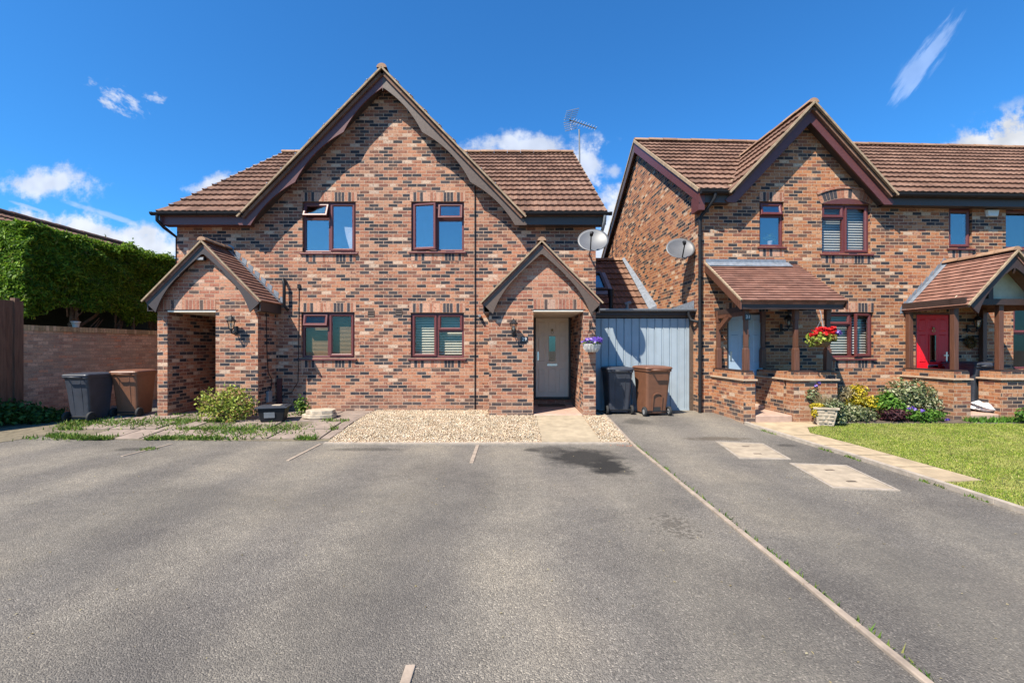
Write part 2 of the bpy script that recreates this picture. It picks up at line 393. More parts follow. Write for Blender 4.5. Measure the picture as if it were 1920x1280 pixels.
M['varieg'] = leafmat('variegated_leaf', [(0, (.05, .085, .03)), (.45, (.14, .17, .07)), (.7, (.34, .36, .20)), (1, (.52, .50, .34))])
M['green_leaf'] = leafmat('green_leaf', [(0, (.035, .10, .014)), (.5, (.085, .20, .025)), (1, (.17, .30, .05))])
M['purple_leaf'] = leafmat('purple_leaf', [(0, (.035, .012, .018)), (.6, (.085, .028, .038)), (1, (.15, .06, .06))])
M['dry_grass'] = leafmat('dry_grass', [(0, (.22, .17, .09)), (.6, (.36, .29, .16)), (1, (.48, .42, .28))])
M['red_petal'] = leafmat('red_petal', [(0, (.45, .006, .012)), (.6, (.65, .015, .02)), (1, (.72, .08, .06))])
M['purple_petal'] = leafmat('purple_petal', [(0, (.12, .05, .42)), (.5, (.24, .13, .60)), (.85, (.42, .30, .74)), (1, (.70, .65, .85))])
M['tree_leaf'] = leafmat('dark_tree_leaf', [(0, (.03, .02, .02)), (1, (.10, .06, .05))])
M['wreath'] = leafmat('wreath_leaf', [(0, (.05, .03, .015)), (.6, (.16, .09, .03)), (1, (.30, .18, .06))])
M['gravel'] = leafmat('gravel_stone', [(0, (.22, .15, .10)), (.2, (.40, .29, .195)), (.5, (.48, .375, .265)), (.8, (.56, .46, .345)), (.94, (.66, .59, .50)), (1, (.30, .25, .21))], 0.0, .75)

def asphalt():
    m, nt, b = newmat('asphalt'); g = N(nt, 'ShaderNodeNewGeometry'); pos = g.outputs['Position']
    sp = N(nt, 'ShaderNodeSeparateXYZ'); L(nt, pos, sp.inputs[0])
    vo = N(nt, 'ShaderNodeTexVoronoi'); vo.inputs['Scale'].default_value = 125; L(nt, pos, vo.inputs['Vector'])
    sc = N(nt, 'ShaderNodeSeparateColor'); L(nt, vo.outputs['Color'], sc.inputs[0])
    agg = ramp(nt, sc.outputs[0], [(0, (.120, .107, .091)), (.3, (.165, .147, .125)), (.7, (.198, .177, .149)), (.93, (.25, .221, .184)), (1, (.36, .317, .26))])
    big = ramp(nt, noise(nt, pos, .55, 4, .55), [(.30, (.66, .66, .68)), (.5, (1, 1, 1)), (.70, (1.24, 1.21, 1.15))])
    col = mixc(nt, 1.0, agg, big, 'MULTIPLY')
    # worn wheel tracks running towards the house
    wv = math_(nt, 'SINE', math_(nt, 'MULTIPLY_ADD', sp.outputs[0], 4.9, math_(nt, 'MULTIPLY', noise(nt, pos, .5, 2), 3.0)))
    trk = ramp(nt, math_(nt, 'MULTIPLY_ADD', wv, .5, .5), [(.1, (.86, .86, .88)), (.8, (1.06, 1.05, 1.03))])
    col = mixc(nt, 1.0, col, trk, 'MULTIPLY')
    col = mixc(nt, .8, col, ramp(nt, noise(nt, pos, 6, 5, .7), [(.3, (.85, .85, .85)), (.7, (1.12, 1.11, 1.09))]), 'MULTIPLY')
    shared = {k: noise(nt, pos, k, 4, .65) for k in (2.5, 5, 12, 26)}
    def blob(cx, cy, rx, ry, colr, amt, nsc=3.0, hard=(.9, .45)):
        nonlocal col
        dx = math_(nt, 'DIVIDE', math_(nt, 'SUBTRACT', sp.outputs[0], cx), rx); dy = math_(nt, 'DIVIDE', math_(nt, 'SUBTRACT', sp.outputs[1], cy), ry)
        r = math_(nt, 'SQRT', math_(nt, 'ADD', math_(nt, 'MULTIPLY', dx, dx), math_(nt, 'MULTIPLY', dy, dy)))
        r = math_(nt, 'ADD', r, math_(nt, 'MULTIPLY', math_(nt, 'SUBTRACT', shared[2.5 if nsc < 4 else (5 if nsc < 8 else (12 if nsc < 20 else 26))], .5), 1.5 if nsc < 20 else 5.5))
        mr = N(nt, 'ShaderNodeMapRange'); L(nt, r, mr.inputs[0]); mr.inputs[1].default_value = hard[0]; mr.inputs[2].default_value = hard[1]; mr.inputs[3].default_value = 0; mr.inputs[4].default_value = amt
        col = mixc(nt, mr.outputs[0], col, colr)
    D = (.024, .022, .020)
    blob(1.02, 6.55, .58, .58, D, .9, 5, (1.15, .55)); blob(.55, 7.05, .38, .3, D, .55); blob(1.28, 6.02, .27, .42, D, .97, 5, (1.2, .6))
    blob(.30, 7.0, .16, .10, D, .5, 5); blob(-5.95, 7.05, .30, .16, D, .6, 4); blob(-2.2, 7.05, .75, .16, D, .45, 4)
    blob(1.44, 4.05, .24, .34, (.06, .05, .04), .55, 30, (.62, .40)); blob(3.48, 7.75, .7, .16, (.07, .048, .03), .55, 5)
    blob(2.45, 9.0, .35, .35, D, .5, 5); blob(4.42, 7.35, .22, .14, D, .5, 6); blob(5.1, 4.5, .3, .5, (.10, .068, .035), .7, 30, (.5, .2))
    blob(4.3, 3.3, .9, 1.2, (.085, .08, .075), .35, 1.5)
    W_ = (.085, .077, .068)      # broad worn and repaired patches
    for (cx, cy, rx, ry, a_) in ((-2.7, 4.7, 2.0, .5, .42), (-4.6, 3.4, 1.6, .8, .45), (-.85, 3.0, .45, 2.0, .40), (1.35, 2.3, .5, 1.3, .35), (2.75, 3.2, .5, 2.4, .42), (-1.9, 2.1, .9, .5, .40), (3.6, 2.6, .9, 1.0, .35)): blob(cx, cy, rx, ry, W_, a_, 2, (1.5, .2))
    L(nt, col, b.inputs['Base Color']); b.inputs['Roughness'].default_value = .9; b.inputs['Specular IOR Level'].default_value = .25
    h = math_(nt, 'ADD', math_(nt, 'MULTIPLY', vo.outputs['Distance'], -1.2), noise(nt, pos, 45, 3, .7))
    bump(nt, b, h, .8, .007)
    return m
M['asphalt'] = asphalt()
M['lawnbase'] = simple('lawn_soil', (.105, .115, .035), .95, .5, 5, bstr=.6)
M['slate_joint'] = simple('joint_dirt', (.14, .115, .075), .95, .4, 10, bstr=.5)

# ------------------------------------------------------------------ ground
def gz(x, y):
    return -.14 + .14 * min(1, max(0, (y - 7.4) / 1.9))
gy = [-150, -30, -8, 0, 2, 4, 6, 7.4, 7.8, 8.3, 8.8, 9.3, 9.8, 10.4, 11.0, 12, 16, 40, 300]
gxs = [-250, -40, -12, -8, -4, -1, 1.954, 1.956, 3, 4.599, 4.601, 7, 12, 40, 250]
g = MB()
V = [(x, y, gz(x, y)) for y in gy for x in gxs]; nx = len(gxs)
g.add(V, [(j * nx + i, j * nx + i + 1, (j + 1) * nx + i + 1, (j + 1) * nx + i) for j in range(len(gy) - 1) for i in range(nx - 1)])
tag(g.build('ground', M['asphalt']), kind='structure')

def sheet(name, pts, mat, lift, thick=.06, sub=.25, **kw):
    """a sheet that follows the ground profile; pts is a polygon in x,y"""
    ys = [p[1] for p in pts]; lo, hi = min(ys), max(ys); cuts = sorted({lo, hi} | {c for c in (7.4, 9.3) if lo < c < hi})
    mb = MB()
    def clip(poly, c, keep_above):
        out = []
        for i in range(len(poly)):
            a, b = poly[i], poly[(i + 1) % len(poly)]; ia = (a[1] >= c) == keep_above or a[1] == c; ib = (b[1] >= c) == keep_above or b[1] == c
            if ia: out.append(a)
            if ia != ib:
                t = (c - a[1]) / (b[1] - a[1]); out.append((a[0] + t * (b[0] - a[0]), c))
        return out
    zf = kw.get('zf', gz)
    for k in range(len(cuts) - 1):
        q = clip(clip(pts, cuts[k], True), cuts[k + 1], False)
        q = [p for i, p in enumerate(q) if (abs(p[0] - q[i - 1][0]) + abs(p[1] - q[i - 1][1])) > 1e-6]
        if len(q) < 3: continue
        mid = .5 * (cuts[k] + cuts[k + 1]); e = 1e-4
        top = [Vector((x, y, zf(x, min(max(y, cuts[k] + e), cuts[k + 1] - e)) + lift)) for x, y in q]
        for t in tessellate_polygon([top]): mb.poly([top[i] for i in t])
        for i in range(len(top)):
            a, b = top[i], top[(i + 1) % len(top)]
            if abs(a.y - b.y) < 1e-6 and a.y in cuts[1:-1]: continue
            mb.poly([a, b, b - Vector((0, 0, thick)), a - Vector((0, 0, thick))])
    return mb.build(name, mat)
def gl(x, y): return -.14 + .14 * min(1, max(0, (y - 7.4) / 1.9))

# gravel bed, its concrete path, paving, lawn and right-hand path
tag(sheet('gravel_base', [(-3.0, 7.46), (.49, 7.46), (.49, 10.15), (-3.0, 10.15)], M['stonecap'], .012), kind='structure')
tag(sheet('gravel_base', [(1.46, 7.46), (1.90, 7.46), (1.90, 10.15), (1.46, 10.15)], M['stonecap'], .0125), kind='structure')
tag(sheet('front_path', [(.492, 7.46), (1.458, 7.46), (1.44, 9.42), (.492, 9.42)], M['concrete'], .035, .1), kind='structure')
tag(sheet('kerb', [(-3.06, 7.385), (1.90, 7.385), (1.90, 7.455), (-3.06, 7.455)], M['kerb'], .028, .1, zf=gl), kind='structure')
dl = MB()
for i in range(11):
    y0 = 1.2 + i * .92
    if y0 > 9.6: break
    for s in range(2):
        ya, yb = y0 + s * .456, y0 + s * .456 + .454
        dl.hexa([(1.938, ya, gl(0, ya) - .08), (1.984, ya, gl(0, ya) - .08), (1.984, yb, gl(0, yb) - .08), (1.938, yb, gl(0, yb) - .08)],
                [(1.938 + random.uniform(-.004, .004), ya, gl(0, ya) + .018), (1.984, ya, gl(0, ya) + .018), (1.984, yb, gl(0, yb) + .018), (1.938, yb, gl(0, yb) + .022)])
tag(dl.build('boundary_kerb', M['timber_strip'], bevel=.006), kind='structure')
def bay(x, y0, y1, lab, w=.055, dx=0):
    z = -.14
    m = MB(); m.hexa([(x - w / 2, y0, z - .05), (x + w / 2, y0, z - .05), (x + w / 2 + dx, y1, z - .05), (x - w / 2 + dx, y1, z - .05)],
                     [(x - w / 2, y0, z + .009), (x + w / 2, y0, z + .009), (x + w / 2 + dx, y1, z + .009), (x - w / 2 + dx, y1, z + .009)])
    o = m.build('bay_marker_strip', M['timber_strip'], bevel=.004)
    tag(o, lab, 'bay marker', 'parking bay marker strips')
bay(-.555, 6.22, 7.38, 'short pale edging strip set in the asphalt, touching the middle of the gravel kerb')
bay(-.505, 1.6, 2.27, 'pale edging strip nearest the viewer, cut off by the bottom of the photo', .05)
bay(-3.13, 6.35, 7.45, 'thin pale strip in the asphalt at the left corner of the gravel bed', .045)
bay(-5.66, 6.6, 7.45, 'thin weathered strip in the asphalt below the weedy paving', .04, .1)

# paving slabs on the left with weeds in the joints
PAVE = [(-8.9, 7.0), (-8.1, 7.95), (-7.3, 7.72), (-5.5, 7.62), (-3.03, 7.6), (-3.03, 10.15), (-9.72, 10.15), (-9.72, 7.0)]
tag(sheet('paving_bed', PAVE, M['slate_joint'], .006), kind='structure')
sl = MB()
for r in range(4):
    y = 7.72 + r * .62; x = -8.3 + (r % 2) * .35 + (.4 if r == 0 else 0)
    while x < -3.15:
        w = random.choice([.58, .58, .44, .88]); x1 = min(x + w, -3.05)
        if x1 - x > .15 and random.random() > .06:
            a = random.uniform(-.012, .012); lift = .016 + random.uniform(0, .014)
            P_ = []
            for (px, py) in ((x, y), (x1 - .03, y), (x1 - .03, y + .57), (x, y + .57)):
                P_.append((px + random.uniform(-.012, .012), py + random.uniform(-.012, .012)))
            sl.hexa([(p[0], p[1], gl(*p) - .02) for p in P_], [(p[0], p[1], gl(*p) + lift + random.uniform(-.003, .003)) for p in P_])
        x += w
tag(sl.build('paving_slabs', M['slab'], bevel=.006), kind='structure')

LAWN = [(5.56, 5.35), (5.01, 5.28), (4.97, 4.6), (4.9, 3.2), (14, 3.2), (16, 8.6), (9.3, 8.75), (6.35, 8.75), (5.5, 8.45), (5.28, 8.05), (5.53, 7.4)]
tag(sheet('lawn_soil', LAWN, M['lawnbase'], .012, .06, zf=gl), kind='structure')
PATH = [(4.93, 5.3), (5.54, 5.35), (5.51, 7.4), (5.27, 8.05), (5.48, 8.45), (6.3, 8.75), (6.3, 8.9), (4.5, 8.9), (4.53, 8.6), (4.72, 8.0), (4.86, 7.4), (4.93, 6.6)]
tag(sheet('slab_path', PATH, M['pathslab'], .022, .08, zf=gl), kind='structure')
jt = MB()
for y in (5.95, 6.6, 7.25, 7.9): jt.box(4.9, 5.53, y, y + .012, gl(0, y) + .018, gl(0, y) + .026)
tag(jt.build('path_joints', M['slate_joint']), kind='structure')
kb = MB(); pts = [(4.49, 8.75), (4.53, 8.5), (4.68, 8.0), (4.82, 7.4), (4.89, 6.6), (4.90, 5.6), (4.90, 4.6), (4.86, 3.4), (4.8, 1.5)]
for a, b in zip(pts, pts[1:]):
    za, zb = gl(0, a[1]) + .012, gl(0, b[1]) + .012
    kb.bar((a[0], a[1], za), (b[0], b[1], zb), .06, .09)
tag(kb.build('path_kerb', M['kerb'], bevel=.006), kind='structure')
tag(sheet('flower_bed', [(6.32, 8.9), (9.0, 8.8), (9.0, 10.2), (6.32, 10.2)], M['soil'], .02, .06, zf=gl), kind='structure')

# gravel stones
def stones(name, boxes, n, lift):
    P = []
    area = sum((b[1] - b[0]) * (b[3] - b[2]) for b in boxes)
    for b in boxes:
        k = int(n * (b[1] - b[0]) * (b[3] - b[2]) / area); q = RNG.random((k, 2))
        P.append(np.stack([b[0] + q[:, 0] * (b[1] - b[0]), b[2] + q[:, 1] * (b[3] - b[2])], 1))
    P = np.concatenate(P)
    # keep out of the porch footprint
    P = P[~((P[:, 1] > 9.36) & (P[:, 0] > -.52))]
    k = len(P); z = -.14 + .14 * np.clip((P[:, 1] - 7.4) / 1.9, 0, 1) + lift
    edge = np.clip((P[:, 1] - 7.46) / .3, 0, 1)
    C = np.column_stack([P, z + .012 * edge * RNG.random(k) + .02 * edge])
    base = np.array([[1, 0, 0], [-1, 0, 0], [0, 1, 0], [0, -1, 0], [0, 0, 1], [0, 0, -1]], float)
    fc = np.array([[0, 2, 4], [2, 1, 4], [1, 3, 4], [3, 0, 4], [2, 0, 5], [1, 2, 5], [3, 1, 5], [0, 3, 5]])
    s = (.007 + .011 * RNG.random(k) ** 1.6)[:, None, None] * (np.array([1.15, .95, .62]) * (.75 + .5 * RNG.random((k, 1, 3))))
    v = base[None] * (.8 + .4 * RNG.random((k, 6, 1))) * s
    q = RNG.normal(size=(k, 4)) * np.array([1, .35, .35, 1]); q /= np.linalg.norm(q, axis=1, keepdims=True)
    w, x, y, zz = q.T
    R = np.stack([np.stack([1 - 2 * (y * y + zz * zz), 2 * (x * y - zz * w), 2 * (x * zz + y * w)], 1), np.stack([2 * (x * y + zz * w), 1 - 2 * (x * x + zz * zz), 2 * (y * zz - x * w)], 1), np.stack([2 * (x * zz - y * w), 2 * (y * zz + x * w), 1 - 2 * (x * x + y * y)], 1)], 1)
    v = np.einsum('kij,kvj->kvi', R, v) + C[:, None]
    Fq = (fc[None] + (np.arange(k) * 6)[:, None, None]).reshape(-1, 3)
    return npmesh(name, v.reshape(-1, 3), Fq, M['gravel'])
o = stones('gravel', [(-3.02, .49, 7.46, 10.14), (1.46, 1.92, 7.46, 9.40)], 38000, .014)
tag(o, 'pale golden gravel spread along the front of the brick house', 'gravel', kind='stuff')

# ------------------------------------------------------------------ foliage helpers
def leafcloud(name, mat, parent, blobs, size, aspect=.5, up=.2, shell=.35, flat=None):
    Vs = []
    for (cx, cy, cz, rx, ry, rz, n) in blobs:
        d = RNG.normal(size=(n, 3)); d /= np.linalg.norm(d, axis=1, keepdims=True)
        r = 1 - shell * RNG.random(n) ** 1.3; lump = 1 + .14 * np.sin(d[:, 0] * 5 + cx * 7) * np.cos(d[:, 2] * 6 + cy * 5) + .10 * np.sin(d[:, 1] * 9 + d[:, 2] * 8)
        c = d * (r * lump)[:, None] * np.array([rx, ry, rz]) + np.array([cx, cy, cz])
        Vs.append(leafquads(c, d, size, aspect, up))
    V = np.concatenate(Vs); n = len(V) // 4
    return npmesh(name, V, np.arange(n * 4).reshape(n, 4), mat, parent)
def leafquads(c, outward, size, aspect, up):
    n = len(c)
    nr = outward * .55 + RNG.normal(size=(n, 3)) * .55 + np.array([0, 0, up]); nr /= np.linalg.norm(nr, axis=1, keepdims=True)
    t = np.cross(nr, RNG.normal(size=(n, 3))); t /= np.linalg.norm(t, axis=1, keepdims=True); b = np.cross(nr, t)
    s = (size * (.55 + .9 * RNG.random(n)))[:, None]
    p0 = c - t * s * .5; p2 = c + t * s * .5; p1 = c + b * s * aspect * .5 + nr * s * .12; p3 = c - b * s * aspect * .5 + nr * s * .12
    return np.stack([p0, p1, p2, p3], 1).reshape(-1, 4, 3).reshape(-1, 3)
def blades(name, mat, pts, h, w, lean=.5, parent=None):
    n = len(pts); a = RNG.random(n) * 2 * PI; hh = h * (.5 + .9 * RNG.random(n))
    side = np.column_stack([np.cos(a), np.sin(a), np.zeros(n)]) * (w * .5)
    b = RNG.random(n) * 2 * PI; le = lean * RNG.random(n)
    tip = pts + np.column_stack([np.cos(b) * le * hh, np.sin(b) * le * hh, hh])
    V = np.stack([pts - side, pts + side, tip], 1).reshape(-1, 3)
    return npmesh(name, V, np.arange(n * 3).reshape(n, 3), mat, parent)

def inpoly(P, poly):
    x, y = P[:, 0], P[:, 1]; r = np.zeros(len(P), bool); j = len(poly) - 1
    for i in range(len(poly)):
        xi, yi = poly[i]; xj, yj = poly[j]
        c = ((yi > y) != (yj > y)) & (x < (xj - xi) * (y - yi) / (yj - yi + 1e-12) + xi); r ^= c; j = i
    return r
def gla(y): return -.14 + .14 * np.clip((y - 7.4) / 1.9, 0, 1)
P = RNG.random((260000, 2)) * np.array([6.0, 5.3]) + np.array([4.9, 3.6]); P = P[inpoly(P, LAWN)]
keep = P[:, 0] < P[:, 1] * 1.28; P = P[keep]
o = blades('lawn', M['grass'], np.column_stack([P, gla(P[:, 1]) + .01]), .024, .0085, 1.2)
tag(o, 'short mown lawn with yellowed patches beside the slab path', 'lawn', kind='stuff')
# daisies and clover flecks stay inside the lawn's own look

# ------------------------------------------------------------------ roofs
def tiles(mb, o, u, v, n, vlen, span, gauge, tw, amp, lift, step=None, u_uv=0.0):
    """courses of tiles: o origin at the eave, u along the eave, v up the slope, n normal; span(vv)->(u0,u1)"""
    o, u, v, n = Vector(o), Vector(u).normalized(), Vector(v).normalized(), Vector(n).normalized()
    k = int(math.ceil(vlen / gauge)); du = tw / (8 if amp else 1)
    for i in range(k):
        va, vb = i * gauge, min((i + 1) * gauge + .02, vlen)
        u0, u1 = span(va + gauge * .5)
        if u1 - u0 < .05: continue
        us = []; t = math.ceil(u0 / du) * du; us = [u0]
        while t < u1 - 1e-4:
            if t > u0 + 1e-4: us.append(t)
            t += du
        us.append(u1); low = []; high = []; bot = []
        for q in us:
            ph = (q / tw) % 1.0
            h = amp * (math.cos(2 * PI * ph) ** 3 * .5 + .5) if amp else 0
            j = random.uniform(-.004, .004)
            low.append(o + u * q + v * (va + j) + n * (lift + h)); high.append(o + u * q + v * vb + n * (h * .9)); bot.append(o + u * q + v * (va + .012) + n * -.02)
        m = len(us); uvq = []; fc = []
        for a in range(m - 1):
            fc.append((a, a + 1, m + a + 1, m + a)); uvq.append([(us[a] + u_uv + 1e-3, va + .01), (us[a + 1] + u_uv - 1e-3, va + .01), (us[a + 1] + u_uv - 1e-3, va + gauge * .9), (us[a] + u_uv + 1e-3, va + gauge * .9)])
            fc.append((2 * m + a, 2 * m + a + 1, a + 1, a)); uvq.append([(us[a] + u_uv + 1e-3, va + .01)] * 4)
        # end caps so a verge shows the stepped tile ends
        fc.append((0, m, 2 * m)); uvq.append([(us[0] + u_uv, va + .01)] * 3); fc.append((m - 1, 3 * m - 1, 2 * m - 1)); uvq.append([(us[-1] + u_uv - .01, va + .01)] * 3)
        mb.add(low + high + bot, fc, uvq, False)
def ridge(mb, p, q, r, seg=.45, n=8):
    p, q = Vector(p), Vector(q); d = q - p; ln = d.length; d.normalize(); side = d.cross(Vector((0, 0, 1))).normalized(); k = max(1, round(ln / seg)); s = ln / k
    for i in range(k):
        a = p + d * (i * s + .006); b = p + d * ((i + 1) * s - .006); z = random.uniform(-.006, .006)
        V = []
        for e, rr in ((a, r * 1.04), (b, r * .98)):
            for j in range(n + 1):
                t = PI * j / n; V.append(e + side * math.cos(t) * rr + Vector((0, 0, math.sin(t) * rr * .85 + z)))
        m = n + 1
        fc = [(j, j + 1, m + j + 1, m + j) for j in range(n)] + [list(range(m))[::-1], list(range(m, 2 * m))]
        uvs = [[(i * .45 + .1, .1)] * 4 for _ in range(n)] + [[(i * .45 + .1, .1)] * m] * 2
        mb.add(V, fc, uvs)

def barge(mb, apex, dirn, length, y0, y1, wfun, steps=60, foot=None):
    """a board hung below a roof slope; apex (x,z) on the underside of the tiles, dirn +1/-1 in x; slope via (dx,dz)"""
    ax, az = apex; dx, dz = dirn; ln = math.hypot(dx, dz); dx /= ln; dz /= ln
    nx_, nz_ = (-dz, dx) if dx * 1 > 0 else (dz, -dx)     # perpendicular, pointing down
    if nz_ > 0: nx_, nz_ = -nx_, -nz_
    top = []; bot = []
    for i in range(steps + 1):
        s = length * i / steps; w = wfun(i / steps)
        top.append((ax + dx * s, az + dz * s)); b = (ax + dx * s + nx_ * w, az + dz * s + nz_ * w)
        # keep the mitre at the apex vertical
        if (dx > 0 and b[0] < ax) or (dx < 0 and b[0] > ax):
            t = (ax - (ax + dx * s)) / nx_; b = (ax, az + dz * s + nz_ * t)
        bot.append(b)
    b0 = bot[0]
    if True:   # vertical mitre point
        t = wfun(0) / abs(nz_); bot[0] = (ax, az - t)
        bot = [bot[0]] + [b for b in bot[1:] if (b[0] - ax) * (1 if dx > 0 else -1) > .004 and b[1] < az]
    poly = top + bot[::-1]
    if foot is not None:
        out = []
        for i in range(len(poly)):
            a, b = poly[i], poly[(i + 1) % len(poly)]
            if a[1] >= foot: out.append(a)
            if (a[1] >= foot) != (b[1] >= foot):
                t = (foot - a[1]) / (b[1] - a[1]); out.append((a[0] + t * (b[0] - a[0]), foot))
        poly = out
    mb.prism([(x, y0, z) for x, z in poly], (0, y1 - y0, 0))
def scallop(k, wmin, wmax, notch=.03):
    def f(t):
        s = t * k; i = min(int(s), k - 1); q = s - i
        w = wmin + (wmax - wmin) * abs(2 * q - 1) ** 2
        if i < k - 1 and q > 1 - notch: w = wmax * .93
        return w
    return f

# ------------------------------------------------------------------ windows and doors (xz plane, outside is -y)
def soldier(parent, x0, x1, z0, h, y, mat='soldier', name='brick_lintel'):
    m = MB(); m.box(x0, x1, y - .004, y + .03, z0, z0 + h)
    for i in range(len(m.f)): m.uv[i] = [(m.v[k].z - z0 + .001 + .2125 * 4, m.v[k].x - x0 + .0748 * random.randint(0, 0) + 7.48) for k in m.f[i]]
    return m.build(name, M[mat], parent)
def window(parent, x0, x1, z0, z1, y, cols, glass='glass', blind=None, sill=True, mat='upvc', arch=0):
    """cols: list of (x_split_right, [ (z_split_bottom..z_top, kind) ]) with kind fixed / sash / vent_open / swing_open"""
    fw = .052; yf = y + .055; yb = y + .125
    m = MB(); m.ring(x0, x1, z0, z1, yf, yb, fw, .006)
    edges = [x0] + [c[0] for c in cols]
    for c in cols[:-1]: m.box(c[0] - .028, c[0] + .028, yf + .004, yb - .002, z0 + fw * .9, z1 - fw * .9)
    for k, (xr, cells) in enumerate(cols):
        for (za, zb, kind) in cells:
            if za > z0 + .1: m.box(edges[k] + .03, xr - .03, yf + .006, yb - .004, za - .024, za + .024)
    w = m.build('window', M[mat], parent)
    for k, (xr, cells) in enumerate(cols):
        xl = edges[k] + (fw * .72 if k == 0 else .020); xr2 = xr - (fw * .72 if k == len(cols) - 1 else .020)
        for (za, zb, kind) in cells:
            a = za + (fw * .72 if za <= z0 + .1 else .016); b = zb - (fw * .72 if zb >= z1 - .1 else .016)
            g_ = MB()
            if kind == 'fixed':
                g_.box(xl - .004, xr2 + .004, yf + .034, yf + .042, a - .004, b + .004); g_.build('pane', M[glass], w)
                continue
            s = MB(); xf = None; sy0 = yf - .022
            if kind == 'vent_open':
                hp = Vector((0, sy0, b)); xf = Matrix.Translation(hp) @ Matrix.Rotation(math.radians(-24), 4, 'X') @ Matrix.Translation(-hp)
            if kind == 'vent_ajar':
                hp = Vector((0, sy0, b)); xf = Matrix.Translation(hp) @ Matrix.Rotation(math.radians(-12), 4, 'X') @ Matrix.Translation(-hp)
            if kind == 'swing_left':     # hinged on the left jamb, opened a little outwards
                hp = Vector((xl, sy0, 0)); xf = Matrix.Translation(hp) @ Matrix.Rotation(math.radians(-10), 4, 'Z') @ Matrix.Translation(-hp)
            if kind == 'swing_right':
                hp = Vector((xr2, sy0, 0)); xf = Matrix.Translation(hp) @ Matrix.Rotation(math.radians(14), 4, 'Z') @ Matrix.Translation(-hp)
            s.xf = g_.xf = xf
            s.ring(xl, xr2, a, b, sy0, yf + .030, .058, .018)
            s.build('sash', M[mat], w)
            g_.box(xl + .05, xr2 - .05, sy0 + .022, sy0 + .030, a + .05, b - .05); g_.build('pane', M[glass], w)
    if sill:
        s = MB(); s.hexa([(x0 - .05, y - .045, z0 - .052), (x1 + .05, y - .045, z0 - .052), (x1 + .05, y + .08, z0 - .052), (x0 - .05, y + .08, z0 - .052)],
                         [(x0 - .05, y - .045, z0 - .022), (x1 + .05, y - .045, z0 - .022), (x1 + .05, y + .08, z0 - .003), (x0 - .05, y + .08, z0 - .003)])
        s.build('sill', M[mat], w, bevel=.004)
    if blind:
        bm_, drop, gap, tilt = blind
        b = MB(); zz = z1 - .06
        while zz > z1 - (z1 - z0) * drop + .05:
            b.hexa([(x0 + .03, yb + .05, zz), (x1 - .03, yb + .05, zz), (x1 - .03, yb + .08, zz + tilt), (x0 + .03, yb + .08, zz + tilt)],
                   [(x0 + .03, yb + .05, zz + .003), (x1 - .03, yb + .05, zz + .003), (x1 - .03, yb + .08, zz + tilt + .003), (x0 + .03, yb + .08, zz + tilt + .003)])
            zz -= gap
        b.build('blind', M[bm_], w)
    return w
def room(parent, x0, x1, z0, z1, y, depth=2.6):
    m = MB(); a = .25
    m.add([(x0 - a, y + .135, z0 - a), (x1 + a, y + .135, z0 - a), (x1 + a, y + .135, z1 + a), (x0 - a, y + .135, z1 + a),
           (x0 - 1, y + depth, z0 - .6), (x1 + 1, y + depth, z0 - .6), (x1 + 1, y + depth, z1 + .3), (x0 - 1, y + depth, z1 + .3)],
          [(4, 5, 6, 7), (0, 1, 5, 4), (2, 3, 7, 6), (1, 2, 6, 5), (3, 0, 4, 7)])
    return m.build('room_interior', M['room'], parent)
